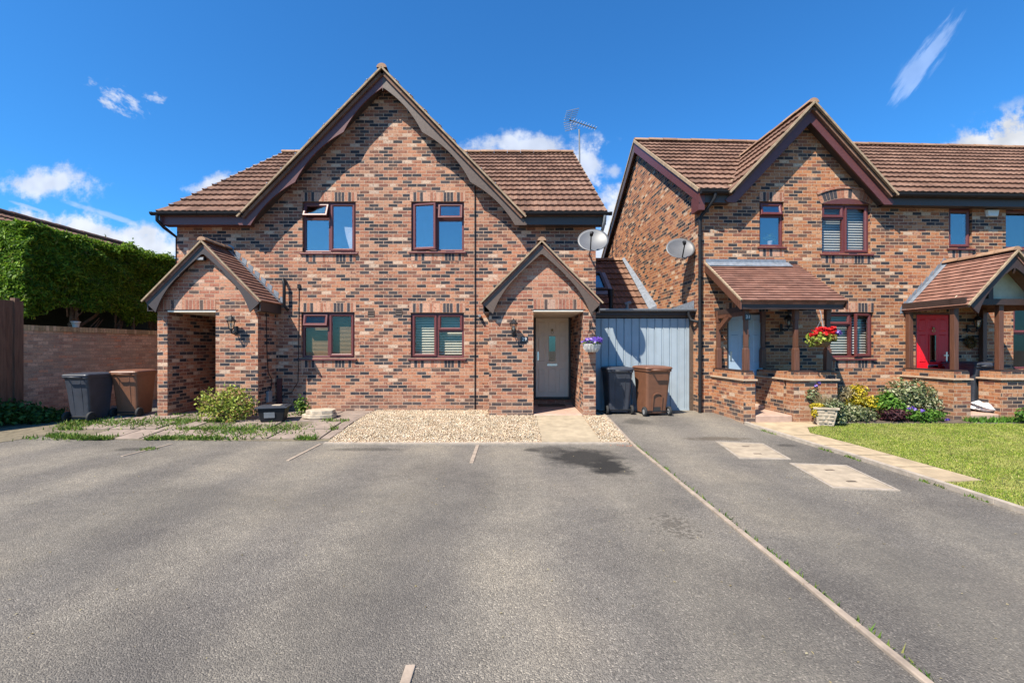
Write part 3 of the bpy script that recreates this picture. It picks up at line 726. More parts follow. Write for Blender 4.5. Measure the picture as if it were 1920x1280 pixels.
def panel_door(parent, x0, x1, z0, z1, y, mat, frame, glass_slot=True, lever=True, hand='left', letter='chrome', knocker=True, frame_w=.055):
    m = MB(); m.ring(x0 - frame_w, x1 + frame_w, z0 - .05, z1 + frame_w, y - .02, y + .06, frame_w - .006, .004)
    fr = m.build('door_frame', M[frame], parent)
    W = x1 - x0; H = z1 - z0
    d = MB(); d.box(x0, x1, y, y + .045, z0, z1)
    def panel(a, b, c, e):    # raised panel moulding
        xa, xb, za, zb = x0 + a * W, x0 + b * W, z0 + c * H, z0 + e * H
        w = .018
        d.hexa([(xa, y, za), (xb, y, za), (xb, y, zb), (xa, y, zb)], [(xa + w, y - .010, za + w), (xb - w, y - .010, za + w), (xb - w, y - .010, zb - w), (xa + w, y - .010, zb - w)])
        d.hexa([(xa + w * 1.8, y - .0102, za + w * 1.8), (xb - w * 1.8, y - .0102, za + w * 1.8), (xb - w * 1.8, y - .0102, zb - w * 1.8), (xa + w * 1.8, y - .0102, zb - w * 1.8)],
               [(xa + w * 2.6, y - .004, za + w * 2.6), (xb - w * 2.6, y - .004, za + w * 2.6), (xb - w * 2.6, y - .004, zb - w * 2.6), (xa + w * 2.6, y - .004, zb - w * 2.6)])
    for a, b in ((.07, .29), (.71, .93)):
        panel(a, b, .81, .95); panel(a, b, .45, .77); panel(a, b, .06, .36)
    panel(.38, .62, .06, .36); panel(.38, .62, .83, .95)
    dr = d.build('door', M[mat], parent, bevel=.003)
    if glass_slot:
        g_ = MB(); g_.box(x0 + .40 * W, x0 + .60 * W, y - .012, y - .002, z0 + .455 * H, z0 + .765 * H); g_.build('door_pane', M['glass_dark'], dr)
        s = MB(); s.ring(x0 + .385 * W, x0 + .615 * W, z0 + .445 * H, z0 + .775 * H, y - .018, y - .001, .014, .004); s.build('pane_trim', M[mat], dr)
    if letter:
        s = MB(); s.box(x0 + .34 * W, x0 + .66 * W, y - .014, y - .001, z0 + .39 * H, z0 + .42 * H); s.build('letterbox', M[letter], dr, bevel=.004)
    if knocker:
        s = MB(); s.lathe([(.0, .03), (.02, .028), (.03, 0), (.022, -.004)], (0, 0, 0), 12); 
        for p in range(len(s.v)): q = s.v[p]; s.v[p] = Vector((x0 + .5 * W + q.x, y - .012 - q.z, z0 + .845 * H + q.y))
        ring_ = [(x0 + .5 * W + .03 * math.sin(t), y - .03, z0 + .815 * H + .035 * math.cos(t)) for t in [2 * PI * k / 12 for k in range(13)]]
        s.tube(ring_, .006, 6); s.build('knocker', M['brass'], dr)
    hx = x0 + (.07 if hand == 'left' else .93) * W
    s = MB(); s.box(hx - .018, hx + .018, y - .012, y - .001, z0 + .46 * H, z0 + .57 * H)
    if lever: s.bar((hx, y - .045, z0 + .53 * H), (hx + (.11 if hand == 'left' else -.11), y - .045, z0 + .53 * H), .016, .018); s.tube([(hx, y - .01, z0 + .53 * H), (hx, y - .05, z0 + .53 * H)], .009, 8)
    s.build('door_handle', M['chrome'], dr)
    return dr
def rect(x0, x1, z0, z1): return [(x0, z0), (x1, z0), (x1, z1), (x0, z1)]
def reveal(m, x0, x1, z0, z1, y, d, bottom=True):
    m.poly([(x0, y, z0), (x0, y + d, z0), (x0, y + d, z1), (x0, y, z1)]); m.poly([(x1, y, z0), (x1, y, z1), (x1, y + d, z1), (x1, y + d, z0)])
    m.poly([(x0, y, z1), (x0, y + d, z1), (x1, y + d, z1), (x1, y, z1)])
    if bottom: m.poly([(x0, y, z0), (x1, y, z0), (x1, y + d, z0), (x0, y + d, z0)])
def gutter(name, p, q, mat, parent, r=.058):
    p, q = Vector(p), Vector(q); d = (q - p).normalized(); side = d.cross(Vector((0, 0, 1))).normalized(); V = []; n = 8
    for e in (p, q):
        for rr in (r, r - .008):
            for j in range(n + 1):
                t = PI + PI * j / n; V.append(e + side * math.cos(t) * rr + Vector((0, 0, math.sin(t) * rr)))
    m = n + 1; fc = []
    for j in range(n):
        fc.append((j, j + 1, 2 * m + j + 1, 2 * m + j)); fc.append((m + j, 3 * m + j, 3 * m + j + 1, m + j + 1))
    fc += [(0, 2 * m, 3 * m, m), (m - 1, 2 * m - 1, 4 * m - 1, 3 * m - 1), list(range(m)), list(range(2 * m, 3 * m))]
    b = MB(); b.add(V, fc)
    ln = (q - p).length; k = max(2, int(ln / .9))
    for i in range(k + 1):       # union brackets
        c = p + d * (ln * i / k); V2 = []
        for e in (c - d * .03, c + d * .03):
            for j in range(n + 1):
                t = PI + PI * j / n; V2.append(e + side * math.cos(t) * (r + .007) + Vector((0, 0, math.sin(t) * (r + .007) + .004)))
        b.add(V2, [(j, j + 1, m + j + 1, m + j) for j in range(n)] + [list(range(m)), list(range(m, 2 * m))])
    return b.build(name, mat, parent)

# ================================================================== LEFT BRICK HOUSE
YW = 10.16
house = thing('brick_house', 'brown brick house with a wide scalloped front gable and two small brick porches', 'house', (-2.8, YW, 0))
HX0, HX1, RY, RZ, EY, EZ = -7.48, 1.87, 15.24, 7.92, 9.83, 4.34
GX, GZ, GS = -2.80, 7.44, 1.034         # front gable apex and slope
SL = (RZ - EZ) / (RY - EY)
WIN = dict(a=(X(567, YW), X(667, YW), Z(473, YW), Z(378, YW)), b=(X(771, YW), X(870, YW), Z(471, YW), Z(378, YW)),
           c=(X(565, YW), X(665, YW), Z(671, YW), Z(585, YW)), d=(X(770, YW), X(870, YW), Z(671, YW), Z(586, YW)))
# openings behind the porches
PL = dict(x0=-7.14, x1=-6.14, z1=2.215); PR = dict(x0=X(1000, 9.43), x1=X(1093.5, 9.43), z1=2.225)
YP = 9.43
w = MB()
apz = GZ - .10
outline = [(HX0, -.2), (HX1, -.2), (HX1, 4.28), (GX + (apz - 4.28) / GS, 4.28), (GX, apz), (GX - (apz - 4.28) / GS, 4.28), (HX0, 4.28)]
holes = [rect(*WIN[k]) for k in 'abcd'] + [rect(PL['x0'], PL['x1'], .02, PL['z1']), rect(PR['x0'], PR['x1'] - .003, .02, PR['z1'])]
w.wall(outline, holes, lambda u, z: (u, YW, z))
for k in 'abcd': reveal(w, *WIN[k], YW, .2)
reveal(w, PL['x0'], PL['x1'], .02, PL['z1'], YW, 1.2); w.poly([(PL['x0'], YW + 1.2, 0), (PL['x1'], YW + 1.2, 0), (PL['x1'], YW + 1.2, 2.3), (PL['x0'], YW + 1.2, 2.3)])
YD = 11.37
for xx in (PR['x0'], PR['x1'] - .003):
    w.poly([(xx, YW, -.1), (xx, YD + .06, -.1), (xx, YD + .06, PR['z1']), (xx, YW, PR['z1'])])
DX0, DX1, DZ0, DZ1 = X(1004.7, YD), X(1066, YD), Z(743.7, YD), Z(595.6, YD)
w.wall(rect(PR['x0'], PR['x1'], -.1, 2.3), [rect(DX0 - .04, DX1 + .04, DZ0 - .04, DZ1 + .04)], lambda u, z: (u, YD, z))
# gable ends and back
for xx in (HX0, HX1):
    w.poly([(xx, YW, -.2), (xx, 20.3, -.2), (xx, 20.3, 4.28), (xx, RY, RZ - .12), (xx, YW, 4.28)])
w.poly([(HX0, 20.3, -.2), (HX1, 20.3, -.2), (HX1, 20.3, 4.28), (HX0, 20.3, 4.28)])
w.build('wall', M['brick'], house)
for k, ly in zip('abcd', (0, 0, 0, 0)):
    x0, x1, z0, z1 = WIN[k]
    soldier(house, x0 - .03, x1 + .03, z1, .2125, YW); soldier(house, x0 + .0, x1 + .0, z0 - .055 - .16, .16, YW, name='brick_sill_course')
    room(house, x0, x1, z0, z1, YW)
def pxz(py): return Z(py, YW)
x0, x1, z0, z1 = WIN['a']; xm = (x0 + x1) / 2
wa = window(house, x0, x1, z0, z1, YW, [(xm, [(z0, pxz(409), 'fixed'), (pxz(409), z1, 'vent_open')]), (x1, [(z0, z1, 'sash')])], 'glass_up')
x0, x1, z0, z1 = WIN['b']; xm = (x0 + x1) / 2 - .01
wb = window(house, x0, x1, z0, z1, YW, [(xm, [(z0, z1, 'swing_left')]), (x1, [(z0, pxz(411), 'fixed'), (pxz(411), z1, 'vent_ajar')])], 'glass_up')
x0, x1, z0, z1 = WIN['c']; xm = (x0 + x1) / 2
wc = window(house, x0, x1, z0, z1, YW, [(xm, [(z0, pxz(612), 'fixed'), (pxz(612), z1, 'vent_ajar')]), (x1, [(z0, z1, 'sash')])], 'glass', ('blind_brown', 1.0, .030, .022))
x0, x1, z0, z1 = WIN['d']; xm = (x0 + x1) / 2
wd = window(house, x0, x1, z0, z1, YW, [(xm, [(z0, z1, 'sash')]), (x1, [(z0, pxz(620), 'fixed'), (pxz(620), z1, 'sash')])], 'glass', ('blind', 1.0, .058, .040))
# things on the inside sill of the upper left window
c = MB(); x0, x1, z0, z1 = WIN['a']
c.add([(x1 - .33, YW + .2, z0 + .62), (x1 - .08, YW + .19, z0 + .60), (x1 - .08, YW + .21, z0 + .06), (x1 - .20, YW + .22, z0 + .06), (x1 - .30, YW + .22, z0 + .42)], [(0, 1, 2, 3, 4)])
c.build('curtain', M['curtain'], wa)

# main roof
r = MB()
u0, u1 = -7.68, 2.055
vlen = math.hypot(RY - EY, RZ - EZ); vd = ((0, RY - EY, RZ - EZ)); nn = (0, -(RZ - EZ), RY - EY)
def span_left(v):
    z = EZ + v * (RZ - EZ) / vlen; return (0, max(0.0, (GX - (GZ - z) / GS + (.5 if v > .8 else -.02)) - u0)) if z < GZ else (0, u1 - u0)
def span_right(v):
    z = EZ + v * (RZ - EZ) / vlen
    if z >= GZ: return (0, 0)
    return (GX + (GZ - z) / GS - (.5 if v > .8 else -.02) - u0, u1 - u0)
tiles(r, (u0, EY, EZ), (1, 0, 0), vd, nn, vlen, span_left, .44, .15, .020, .046)
tiles(r, (u0, EY, EZ), (1, 0, 0), vd, nn, vlen, span_right, .44, .15, .020, .046)
# solid deck under the tiles and the plain rear slope
nv = Vector(nn).normalized() * .09
def deck(mb, quad, t): mb.hexa([Vector(p) - Vector(t) for p in quad], [Vector(p) - Vector(t) * .25 for p in quad])
deck(r, [(u0 + .02, EY + .02, EZ), (GX - 2.9, EY + .02, EZ), (GX - 2.9, RY, RZ), (u0 + .02, RY, RZ)], nv)
deck(r, [(GX + 2.9, EY + .02, EZ), (u1 - .02, EY + .02, EZ), (u1 - .02, RY, RZ), (GX + 2.9, RY, RZ)], nv)
deck(r, [(GX - 2.9, YW + .6, EZ + .5), (GX + 2.9, YW + .6, EZ + .5), (GX + 2.9, RY, RZ), (GX - 2.9, RY, RZ)], nv)
deck(r, [(u0 + .02, RY, RZ), (u1 - .02, RY, RZ), (u1 - .02, 20.6, EZ), (u0 + .02, 20.6, EZ)], Vector((0, nv.z * .6, nv.z)))
# front gable slopes
GYF = 9.775; gl_len = 3.10 * math.hypot(1, GS)
for sgn in (-1, 1):
    vv = (-sgn, 0, GS); n_ = (sgn * GS, 0, 1); base = (GX + sgn * 3.08, 0, GZ - 3.08 * GS)
    def sp(v, s=sgn):
        z = base[2] + v * GS / math.hypot(1, GS); yb = EY + (z - EZ) / SL + .35
        return (GYF, min(yb, 14.9))
    tiles(r, base, (0, 1, 0), vv, n_, gl_len, sp, .44, .15, .020, .046)
    nn2 = Vector(n_).normalized() * .085
    deck(r, [(GX, GYF + .03, GZ), (GX, 14.6, GZ), (GX + sgn * 3.06, 10.4, GZ - 3.06 * GS), (GX + sgn * 3.06, GYF + .03, GZ - 3.06 * GS)], nn2)
rf = r.build('roof', M['tile'], house)
m = MB(); ridge(m, (GX, GYF - .02, GZ + .0), (GX, 14.4, GZ + .0), .105); m.build('ridge_tiles', M['ridge'], rf); m = MB(); ridge(m, (u0, RY, RZ + .01), (u1, RY, RZ + .01), .115); m.build('ridge_tiles', M['ridge'], rf)
# mortar verges and bright verge clips
m = MB()
for sgn in (-1, 1):
    m.bar((GX, GYF - .015, GZ + .005), (GX + sgn * 3.10, GYF - .015, GZ + .005 - 3.10 * GS), .035, .038, (0, 1, 0))
for xx in (u0, u1): m.bar((xx, EY + .02, EZ + .0), (xx, RY, RZ), .03, .06, (0, -.6, .8))
m.build('verge', M['verge'], rf)
for sgn in (-1, 1):
    for i in range(1, 9):
        q = .44 * i / math.hypot(1, GS); xx = GX + sgn * q; zz = GZ - q * GS
        m = MB(); m.bar((xx, GYF - .045, zz + .045), (xx, GYF + .10, zz + .055), .014, .014); m.build('verge_clip', M['alu'], rf)
for i in range(1, 14):
    f = i / 14.5; m = MB(); m.bar((u0 - .02, EY + (RY - EY) * f, EZ + (RZ - EZ) * f + .06), (u0 + .1, EY + (RY - EY) * f, EZ + (RZ - EZ) * f + .07), .018, .014); m.build('verge_clip', M['alu'], rf)
# bargeboards, fascias, soffits, gutters
BY = 9.855
for sgn in (-1, 1):
    m = MB(); barge(m, (GX, GZ - .075), (sgn * 1.0, -GS), 3.14 * math.hypot(1, GS), BY, BY + .035, scallop(3, .148, .27), foot=4.085)
    m.build('bargeboard', M['maroon'] if sgn < 0 else M['barge'], house)
    m = MB(); m.bar((GX, BY - .012, GZ - .085), (GX + sgn * 3.06, BY - .012, GZ - .085 - 3.06 * GS), .022, .055, (0, 1, 0)) if False else None
m = MB()
for sgn in (-1, 1):
    a = Vector((GX, 0, GZ - .2)); b = Vector((GX + sgn * 2.95, 0, GZ - .2 - 2.95 * GS))
    m.hexa([(a.x, BY + .036, a.z - .02), (b.x, BY + .036, b.z - .02), (b.x, YW - .002, b.z - .02), (a.x, YW - .002, a.z - .02)], [(a.x, BY + .036, a.z), (b.x, BY + .036, b.z), (b.x, YW - .002, b.z), (a.x, YW - .002, a.z)])
m.build('gable_soffit', M['fascia'], house)
for (xa, xb, mt) in ((-7.66, GX - 2.95, 'maroon'), (GX + 2.95, 2.03, 'fascia')):
    m = MB(); m.box(xa, xb, 9.885, 9.91, 4.10, 4.30); m.box(xa, xb, 9.911, YW - .002, 4.115, 4.13); m.build('fascia', M[mt], house)
for xx, mt in ((-7.67, 'maroon'), (2.02, 'fascia')):
    m = MB(); m.hexa([(xx, 9.9, 4.10), (xx + .025, 9.9, 4.10), (xx + .025, RY, RZ - .32), (xx, RY, RZ - .32)], [(xx, 9.9, 4.32), (xx + .025, 9.9, 4.32), (xx + .025, RY, RZ - .08), (xx, RY, RZ - .08)]); m.build('bargeboard', M[mt], house)
gutter('gutter', (-7.74, 9.80, 4.335), (GX - 3.03, 9.80, 4.335), M['black'], house)
gutter('gutter', (GX + 3.12, 9.80, 4.335), (2.12, 9.80, 4.335), M['blackmetal'], house)
m = MB(); m.tube([(-7.64, 9.80, 4.28), (-7.64, 9.80, 4.17), (-7.60, 9.95, 4.05), (-7.535, 10.25, 3.9), (-7.535, 10.25, 0)], .036, 10); m.build('downpipe', M['black'], house)
m = MB(); m.tube([(2.0, 9.80, 4.28), (2.0, 9.82, 4.16), (1.98, 9.98, 4.0), (1.915, 10.7, 3.7), (1.915, 10.75, 0)], .036, 10); m.build('downpipe', M['greypipe'], house)
m = MB(); xj = X(890.5, YW); m.tube([(xj, YW - .016, Z(342, YW)), (xj + .004, YW - .016, 2.2), (xj, YW - .016, .02)], .013, 6); m.build('pipe', M['blackmetal'], house)

def gable_porch(xc, half, x0, x1, op, side_name, mat_b):
    """brick porch in front of the wall: op is the opening; half is the roof half width"""
    p = MB(); s = 1.015; az = 3.60; yb = 9.25
    ez = az - half * s
    wz = lambda x: az - .13 - abs(x - xc) * s
    out = [(x0, -.2), (x1, -.2), (x1, wz(x1)), (xc, wz(xc)), (x0, wz(x0))]
    p.wall(out, [rect(op['x0'], op['x1'], -.19, op['z1'])], lambda u, z: (u, YP, z))
    d = YW - YP
    for xx in (op['x0'], op['x1']): p.poly([(xx, YP, -.19), (xx, YW, -.19), (xx, YW, op['z1']), (xx, YP, op['z1'])])
    for xx in (x0, x1): p.poly([(xx, YP, -.2), (xx, YW, -.2), (xx, YW, wz(xx)), (xx, YP, wz(xx))])
    po = p.build('porch', M['brick'], house)
    c_ = MB(); c_.box(op['x0'] + .002, op['x1'] - .002, YP + .003, YW + (1.18 if op is PL else 1.2), op['z1'] - .045, op['z1'] - .002); c_.build('porch_ceiling', M['soffit'], po)
    c_ = MB(); c_.box(op['x0'] - .05, op['x1'] + .05, YP - .006, YP + .02, op['z1'] - .012, op['z1'] + .003); c_.build('steel_lintel', M['fascia'], po)
    t = MB()
    for sgn in (-1, 1):
        tiles(t, (xc + sgn * half, 0, ez), (0, 1, 0), (-sgn, 0, s), (sgn * s, 0, 1), half * math.hypot(1, s), lambda v: (yb, YW), .1, .165, 0, .022)
        nn3 = Vector((sgn * s, 0, 1)).normalized() * .06
        deck(t, [(xc, yb + .02, az), (xc, YW, az), (xc + sgn * (half - .02), YW, ez + .02), (xc + sgn * (half - .02), yb + .02, ez + .02)], nn3)
    ro = t.build('porch_roof', M['tile_red'], po)
    t = MB(); ridge(t, (xc, yb - .02, az + .01), (xc, YW, az + .01), .085, .33)
    t.build('porch_ridge', M['ridge'], po)
    t = MB()
    for sgn in (-1, 1): t.bar((xc, yb - .008, az + .0), (xc + sgn * (half + .01), yb - .008, az - (half + .01) * s), .03, .04, (0, 1, 0))
    t.build('porch_verge', M['verge'], po)
    for sgn in (-1, 1):
        t = MB(); L_ = (half - .03) * math.hypot(1, s)
        def wf(q): 
            if q < .5: return .15 - .05 * math.sin(q / .5 * PI * .5) if q < .47 else .12
            return .105 + .19 * ((q - .5) / .5) ** 2.2
        barge(t, (xc, az - .05), (sgn * 1.0, -s), L_, yb + .03, yb + .065, wf)
        t.build('porch_bargeboard', M[mat_b], po)
        t = MB(); t.hexa([(xc + sgn * (half - .04), yb + .07, ez - .20), (xc + sgn * (half - .06), yb + .07, ez - .20), (xc + sgn * (half - .06), YW - .003, ez - .20), (xc + sgn * (half - .04), YW - .003, ez - .20)],
                         [(xc + sgn * (half - .04), yb + .07, ez - .0), (xc + sgn * (half - .06), yb + .07, ez - .0), (xc + sgn * (half - .06), YW - .003, ez - .0), (xc + sgn * (half - .04), YW - .003, ez - .0)])
        xa = x1 if sgn > 0 else x0
        t.box(xa + sgn * .002, xc + sgn * (half - .065), yb + .07, YW - .004, ez - .2, ez - .185)
        t.build('porch_fascia', M['fascia'], po)
    # stepped lead flashing against the house wall
    t = MB(); st = .0748 * 1.0
    for sgn in (-1, 1):
        q = 0
        while q < half - .05:
            za = az - q * s + .015; zb = za - st * s
            t.prism([(xc + sgn * q, YW - .005, zb - .03), (xc + sgn * (q + st), YW - .005, zb - .06), (xc + sgn * (q + st * 1.5), YW - .005, zb + .13), (xc + sgn * q, YW - .005, zb + .20)], (0, .004, 0)); q += st * 1.9
        t.hexa([(xc, YW - .12, az + .03), (xc + sgn * half, YW - .12, ez + .035), (xc + sgn * half, YW - .004, ez + .035), (xc, YW - .004, az + .03)], [(xc, YW - .12, az + .036), (xc + sgn * half, YW - .12, ez + .041), (xc + sgn * half, YW - .004, ez + .041), (xc, YW - .004, az + .036)])
    t.build('lead_flashing', M['lead'], po)
    return po
pl = gable_porch(-6.31, 1.20, X(295, YP), X(483.5, YP), PL, 'left', 'fascia')
pr = gable_porch(.605, 1.235, X(917, YP), X(1117, YP), PR, 'right', 'barge')
soldier(pl, X(300, YP), X(404, YP), PL['z1'], .2125, YP, 'soldier_red'); soldier(pr, PR['x0'] - .0, PR['x1'] + .02, PR['z1'], .2125, YP, 'soldier_red')
for (xc, op, po) in ((-6.31, PL, pl), (.605, PR, pr)):    # plainer red bricks fill the porch gables
    b = MB()
    zb = op['z1'] + .2125 + .003; zt = 3.6 - .14; sx = 1.015
    b.prism([(xc - (zt - zb) / sx, YP - .003, zb), (xc + (zt - zb) / sx, YP - .003, zb), (xc, YP - .003, zt)], (0, .02, 0))
    b.build('gable_bricks', M['brick_red'], po)
# door step and door
m = MB(); m.box(PR['x0'] + .003, PR['x1'] - .003, YP - .02, YD - .28, -.14, .055); st = m.build('door_step', M['terracotta'], house, bevel=.025)
m = MB(); m.box(PR['x0'] + .003, PR['x1'] - .003, YD - .28, YD + .02, -.1, DZ0 - .06); m.build('door_threshold', M['brick_red'], house)
panel_door(house, DX0, DX1, DZ0, DZ1, YD, 'cream_door', 'fascia', lever=False)
# air bricks, security flap
for (px, py) in ((696, 588), (748, 584)):
    m = MB(); x, z = X(px, YW), Z(py, YW); m.ring(x - .075, x + .075, z - .07, z + .07, YW - .012, YW + .02, .016, .003)
    for k in range(4): m.box(x - .06, x + .06, YW - .010, YW + .018, z - .05 + k * .03, z - .035 + k * .03)
    m.build('air_brick', M['barge'], house)
# flue, cables and meter box by the left porch
m = MB(); xf, zf = X(537, YW), Z(527, YW); m.tube([(xf - .05, YW - .02, zf + .04), (xf - .03, YW - .09, zf + .02), (xf, YW - .10, zf - .08), (xf, YW - .10, Z(574, YW)), (xf + .05, YW - .02, Z(580, YW) - .02)], .034, 10); m.build('vent_pipe', M['black'], house)
m = MB(); xf = X(561, YW); m.tube([(xf, YW - .012, Z(535, YW)), (xf - .01, YW - .012, Z(650, YW)), (xf - .02, YW - .012, Z(715, YW)), (xf - .16, YW - .012, Z(735, YW)), (xf - .5, YW - .012, Z(745, YW))], .007, 5); m.box(xf - .03, xf + .03, YW - .03, YW, Z(541, YW), Z(533, YW))
x1_ = X(483.5, YP); m.tube([(x1_ + .012, YP + .30, 2.22), (x1_ + .012, YP + .34, 1.2), (x1_ + .012, YP + .38, .9), (x1_ + .012, YP + .55, .72), (x1_ + .012, YP + .45, .45)], .008, 5); m.build('cable', M['black'], house)
m = MB(); m.box(x1_ + .003, x1_ + .06, YP + .30, YP + .46, .26, .50); m.build('cable_box', M['hub'], house, bevel=.01)
m = MB(); m.box(X(521, YW), X(529, YW), YW - .05, YW, .02, .75); m.build('pipe', M['maroon'], house)

# ================================================================== LINK GARAGE
GYD = 10.42
gar = thing('garage', 'low link garage with blue grey ribbed door between the two brick buildings', 'garage', (3.2, GYD, -.06))
gx0, gx1, gz0, gz1 = 1.89, X(1292, GYD), .0, Z(597, GYD)
m = MB(); rw = (gx1 - gx0) / 12.3; x = gx0
prof = []
while x < gx1 - .02:
    prof += [(x, GYD), (x + rw * .72, GYD), (x + rw * .76, GYD + .018), (x + rw * .84, GYD + .018), (x + rw * .88, GYD - .008), (x + rw * .96, GYD - .008)]; x += rw
prof = [p for p in prof if p[0] < gx1] + [(gx1, GYD)]
V = [(a, b_, gz0) for a, b_ in prof] + [(a, b_, gz1) for a, b_ in prof]; n = len(prof)
m.add(V, [(i, i + 1, n + i + 1, n + i) for i in range(n - 1)])
m.box(gx0, gx1, GYD + .02, GYD + .05, gz0, gz1); m.box(gx0, gx1, GYD - .012, GYD + .03, gz0 - .001, gz0 + .035); m.build('garage_door', M['garage'], gar)
m = MB(); m.box(gx1 + .002, gx1 + .085, GYD - .05, GYD + .1, -.2, gz1 + .02); m.box(1.88, gx1 + .085, GYD - .04, GYD + .1, gz1 + .022, gz1 + .17); m.build('door_frame', M['barge'], gar)
m = MB(); m.box(1.88, X(1306, 10.3), 10.30, 10.33, gz1 + .06, gz1 + .16); m.build('fascia', M['beam'], gar)
m = MB(); m.box(1.88, 4.12, GYD + .12, GYD + .2, -.2, 2.2); m.build('wall', M['brick_warm'], gar)
gutter('gutter', (1.90, 10.24, gz1 + .20), (X(1304, 10.24), 10.24, gz1 + .20), M['greypipe'], gar, .055)
m = MB(); xg = X(1291, 10.24); m.tube([(xg, 10.24, gz1 + .15), (xg, 10.24, gz1 + .08), (xg + .05, 10.22, gz1 - .05), (4.13, 10.06, gz1 - .10)], .034, 8); m.build('downpipe', M['black'], gar)
# roof: lead-covered flat front, tiled pitch behind
GE = 12.7; GEZ = 2.42; GRY = 15.9; GRZ = 4.43
m = MB(); m.box(1.88, 4.10, 10.28, GE + .2, gz1 + .175, gz1 + .215); m.build('flat_roof', M['lead'], gar)
m = MB(); vl = math.hypot(GRY - GE, GRZ - GEZ)
tiles(m, (1.88, GE, GEZ), (1, 0, 0), (0, GRY - GE, GRZ - GEZ), (0, -(GRZ - GEZ), GRY - GE), vl, lambda v: (0, 2.1), .44, .15, .020, .046)
deck(m, [(1.88, GE, GEZ), (4.4, GE, GEZ), (4.4, GRY, GRZ), (1.88, GRY, GRZ)], Vector((0, -.05, .08)))
deck(m, [(1.88, GRY, GRZ), (4.4, GRY, GRZ), (4.4, 18.5, GEZ), (1.88, 18.5, GEZ)], Vector((0, .05, .08)))
m.box(1.88, 4.4, GE, GE + .05, 2.2, GEZ)
gro = m.build('roof', M['tile'], gar)
m = MB(); ridge(m, (1.88, GRY, GRZ + .02), (4.2, GRY, GRZ + .02), .12); m.build('ridge_tiles', M['ridge'], gro)
# lead valley by the taller side wall
m = MB(); m.hexa([(3.82, GE - .02, GEZ + .06), (4.06, GE - .02, GEZ + .07), (3.98, GRY - .1, GRZ + .07), (3.82, GRY - .1, GRZ + .06)], [(3.82, GE - .02, GEZ + .075), (4.06, GE - .02, GEZ + .20), (3.99, GRY - .1, GRZ + .20), (3.82, GRY - .1, GRZ + .075)])
m.build('lead_flashing', M['lead'], gro)
m = MB(); m.hexa([(4.105, 10.30, gz1 + .2), (4.12, 10.30, gz1 + .2), (4.015, GE + .1, gz1 + .2), (4.0, GE + .1, gz1 + .2)], [(4.105, 10.30, gz1 + .40), (4.12, 10.30, gz1 + .40), (4.015, GE + .1, gz1 + .25), (4.0, GE + .1, gz1 + .25)]); m.build('lead_flashing', M['lead'], gar)
# roof window and vent pipes
def onroof(x, y, h): return Vector((x, y, GEZ + (y - GE) * (GRZ - GEZ) / (GRY - GE))) + Vector((0, -.53, .85)) * h
m = MB(); q = [(2.10, 13.75), (2.88, 13.75), (2.88, 14.85), (2.10, 14.85)]
def slab_on(mb, x0, x1, y0, y1, h0, h1): mb.hexa([onroof(x0, y0, h0), onroof(x1, y0, h0), onroof(x1, y1, h0), onroof(x0, y1, h0)], [onroof(x0, y0, h1), onroof(x1, y0, h1), onroof(x1, y1, h1), onroof(x0, y1, h1)])
for a in ((2.08, 2.90, 13.75, 13.83), (2.08, 2.90, 14.77, 14.85), (2.08, 2.16, 13.831, 14.769), (2.82, 2.90, 13.831, 14.769)): slab_on(m, *a, .02, .14)
rw_ = m.build('roof_window', M['fascia'], gro)
m = MB(); slab_on(m, 2.16, 2.82, 13.83, 14.77, .07, .09); m.build('pane', M['glass_up'], rw_)
m = MB(); slab_on(m, 2.0, 3.02, 13.55, 13.74, .06, .075); slab_on(m, 2.91, 3.04, 13.75, 14.9, .06, .08); m.build('lead_flashing', M['lead'], rw_)
m = MB(); xv = X(1145.5, 12.6); m.tube([(xv, 12.6, 2.3), (xv, 12.6, Z(543, 12.6))], .062, 12); m.tube([(xv, 12.6, Z(556, 12.6)), (xv, 12.6, Z(542, 12.6))], .085, 12); m.build('vent_pipe', M['blackmetal'], gar)
m = MB(); xv = X(1176, 12.5); m.tube([(xv, 12.5, 2.3), (xv, 12.5, Z(568, 12.5))], .05, 10); m.tube([(xv - .06, 12.5, Z(570, 12.5)), (xv + .10, 12.5, Z(567, 12.5))], .045, 8); m.build('vent_pipe', M['greypipe'], gar)

# ================================================================== RIGHT TERRACE (own axes: u along the front, d depth, z up)
TH = math.radians(2.5); TC, TS = math.cos(TH), math.sin(TH); OX, OY = 4.147, 10.05
ter = thing('brick_terrace', 'orange brick terrace with a front gable, a tiled lean-to porch and a gabled timber porch', 'house', (OX, OY, 0), TH, local=True)
def TU(px, d): k = (px - 960) / F; return (k * (OY + d * TC) - OX + d * TS) / (TC - k * TS)
def TY(px, d): return OY + TU(px, d) * TS + d * TC
def TZ(px, py, d): return EYE - (py - 650) * TY(px, d) / F
def T3(u, d, z): return Vector((OX + u * TC - d * TS, OY + u * TS + d * TC, z))
TE, TEZ, TR, TRZ = -.30, 4.80, 4.21, 7.88        # eave depth/height, ridge depth/height
GU, GTZ, GTS, GTH = 2.33, 6.70, 1.06, 1.83       # gable centre, apex, slope, half width
TL = 14.5
def wr(a, b, c, d_): return (TU(a, 0), TU(b, 0), TZ((a + b) / 2, d_, 0), TZ((a + b) / 2, c, 0))
TW = dict(a=wr(1424, 1470, 378, 462), b=wr(1541, 1632, 383, 475), c=wr(1779, 1823, 390, 465), d=(TU(1886, 0), TU(1886, 0) + 1.25, TZ(1900, 466, 0), TZ(1900, 393, 0)),
          e=wr(1548, 1638, 585, 671), f=(TU(1900, 0), TU(1900, 0) + 1.2, TZ(1910, 692, 0), TZ(1910, 574, 0)))
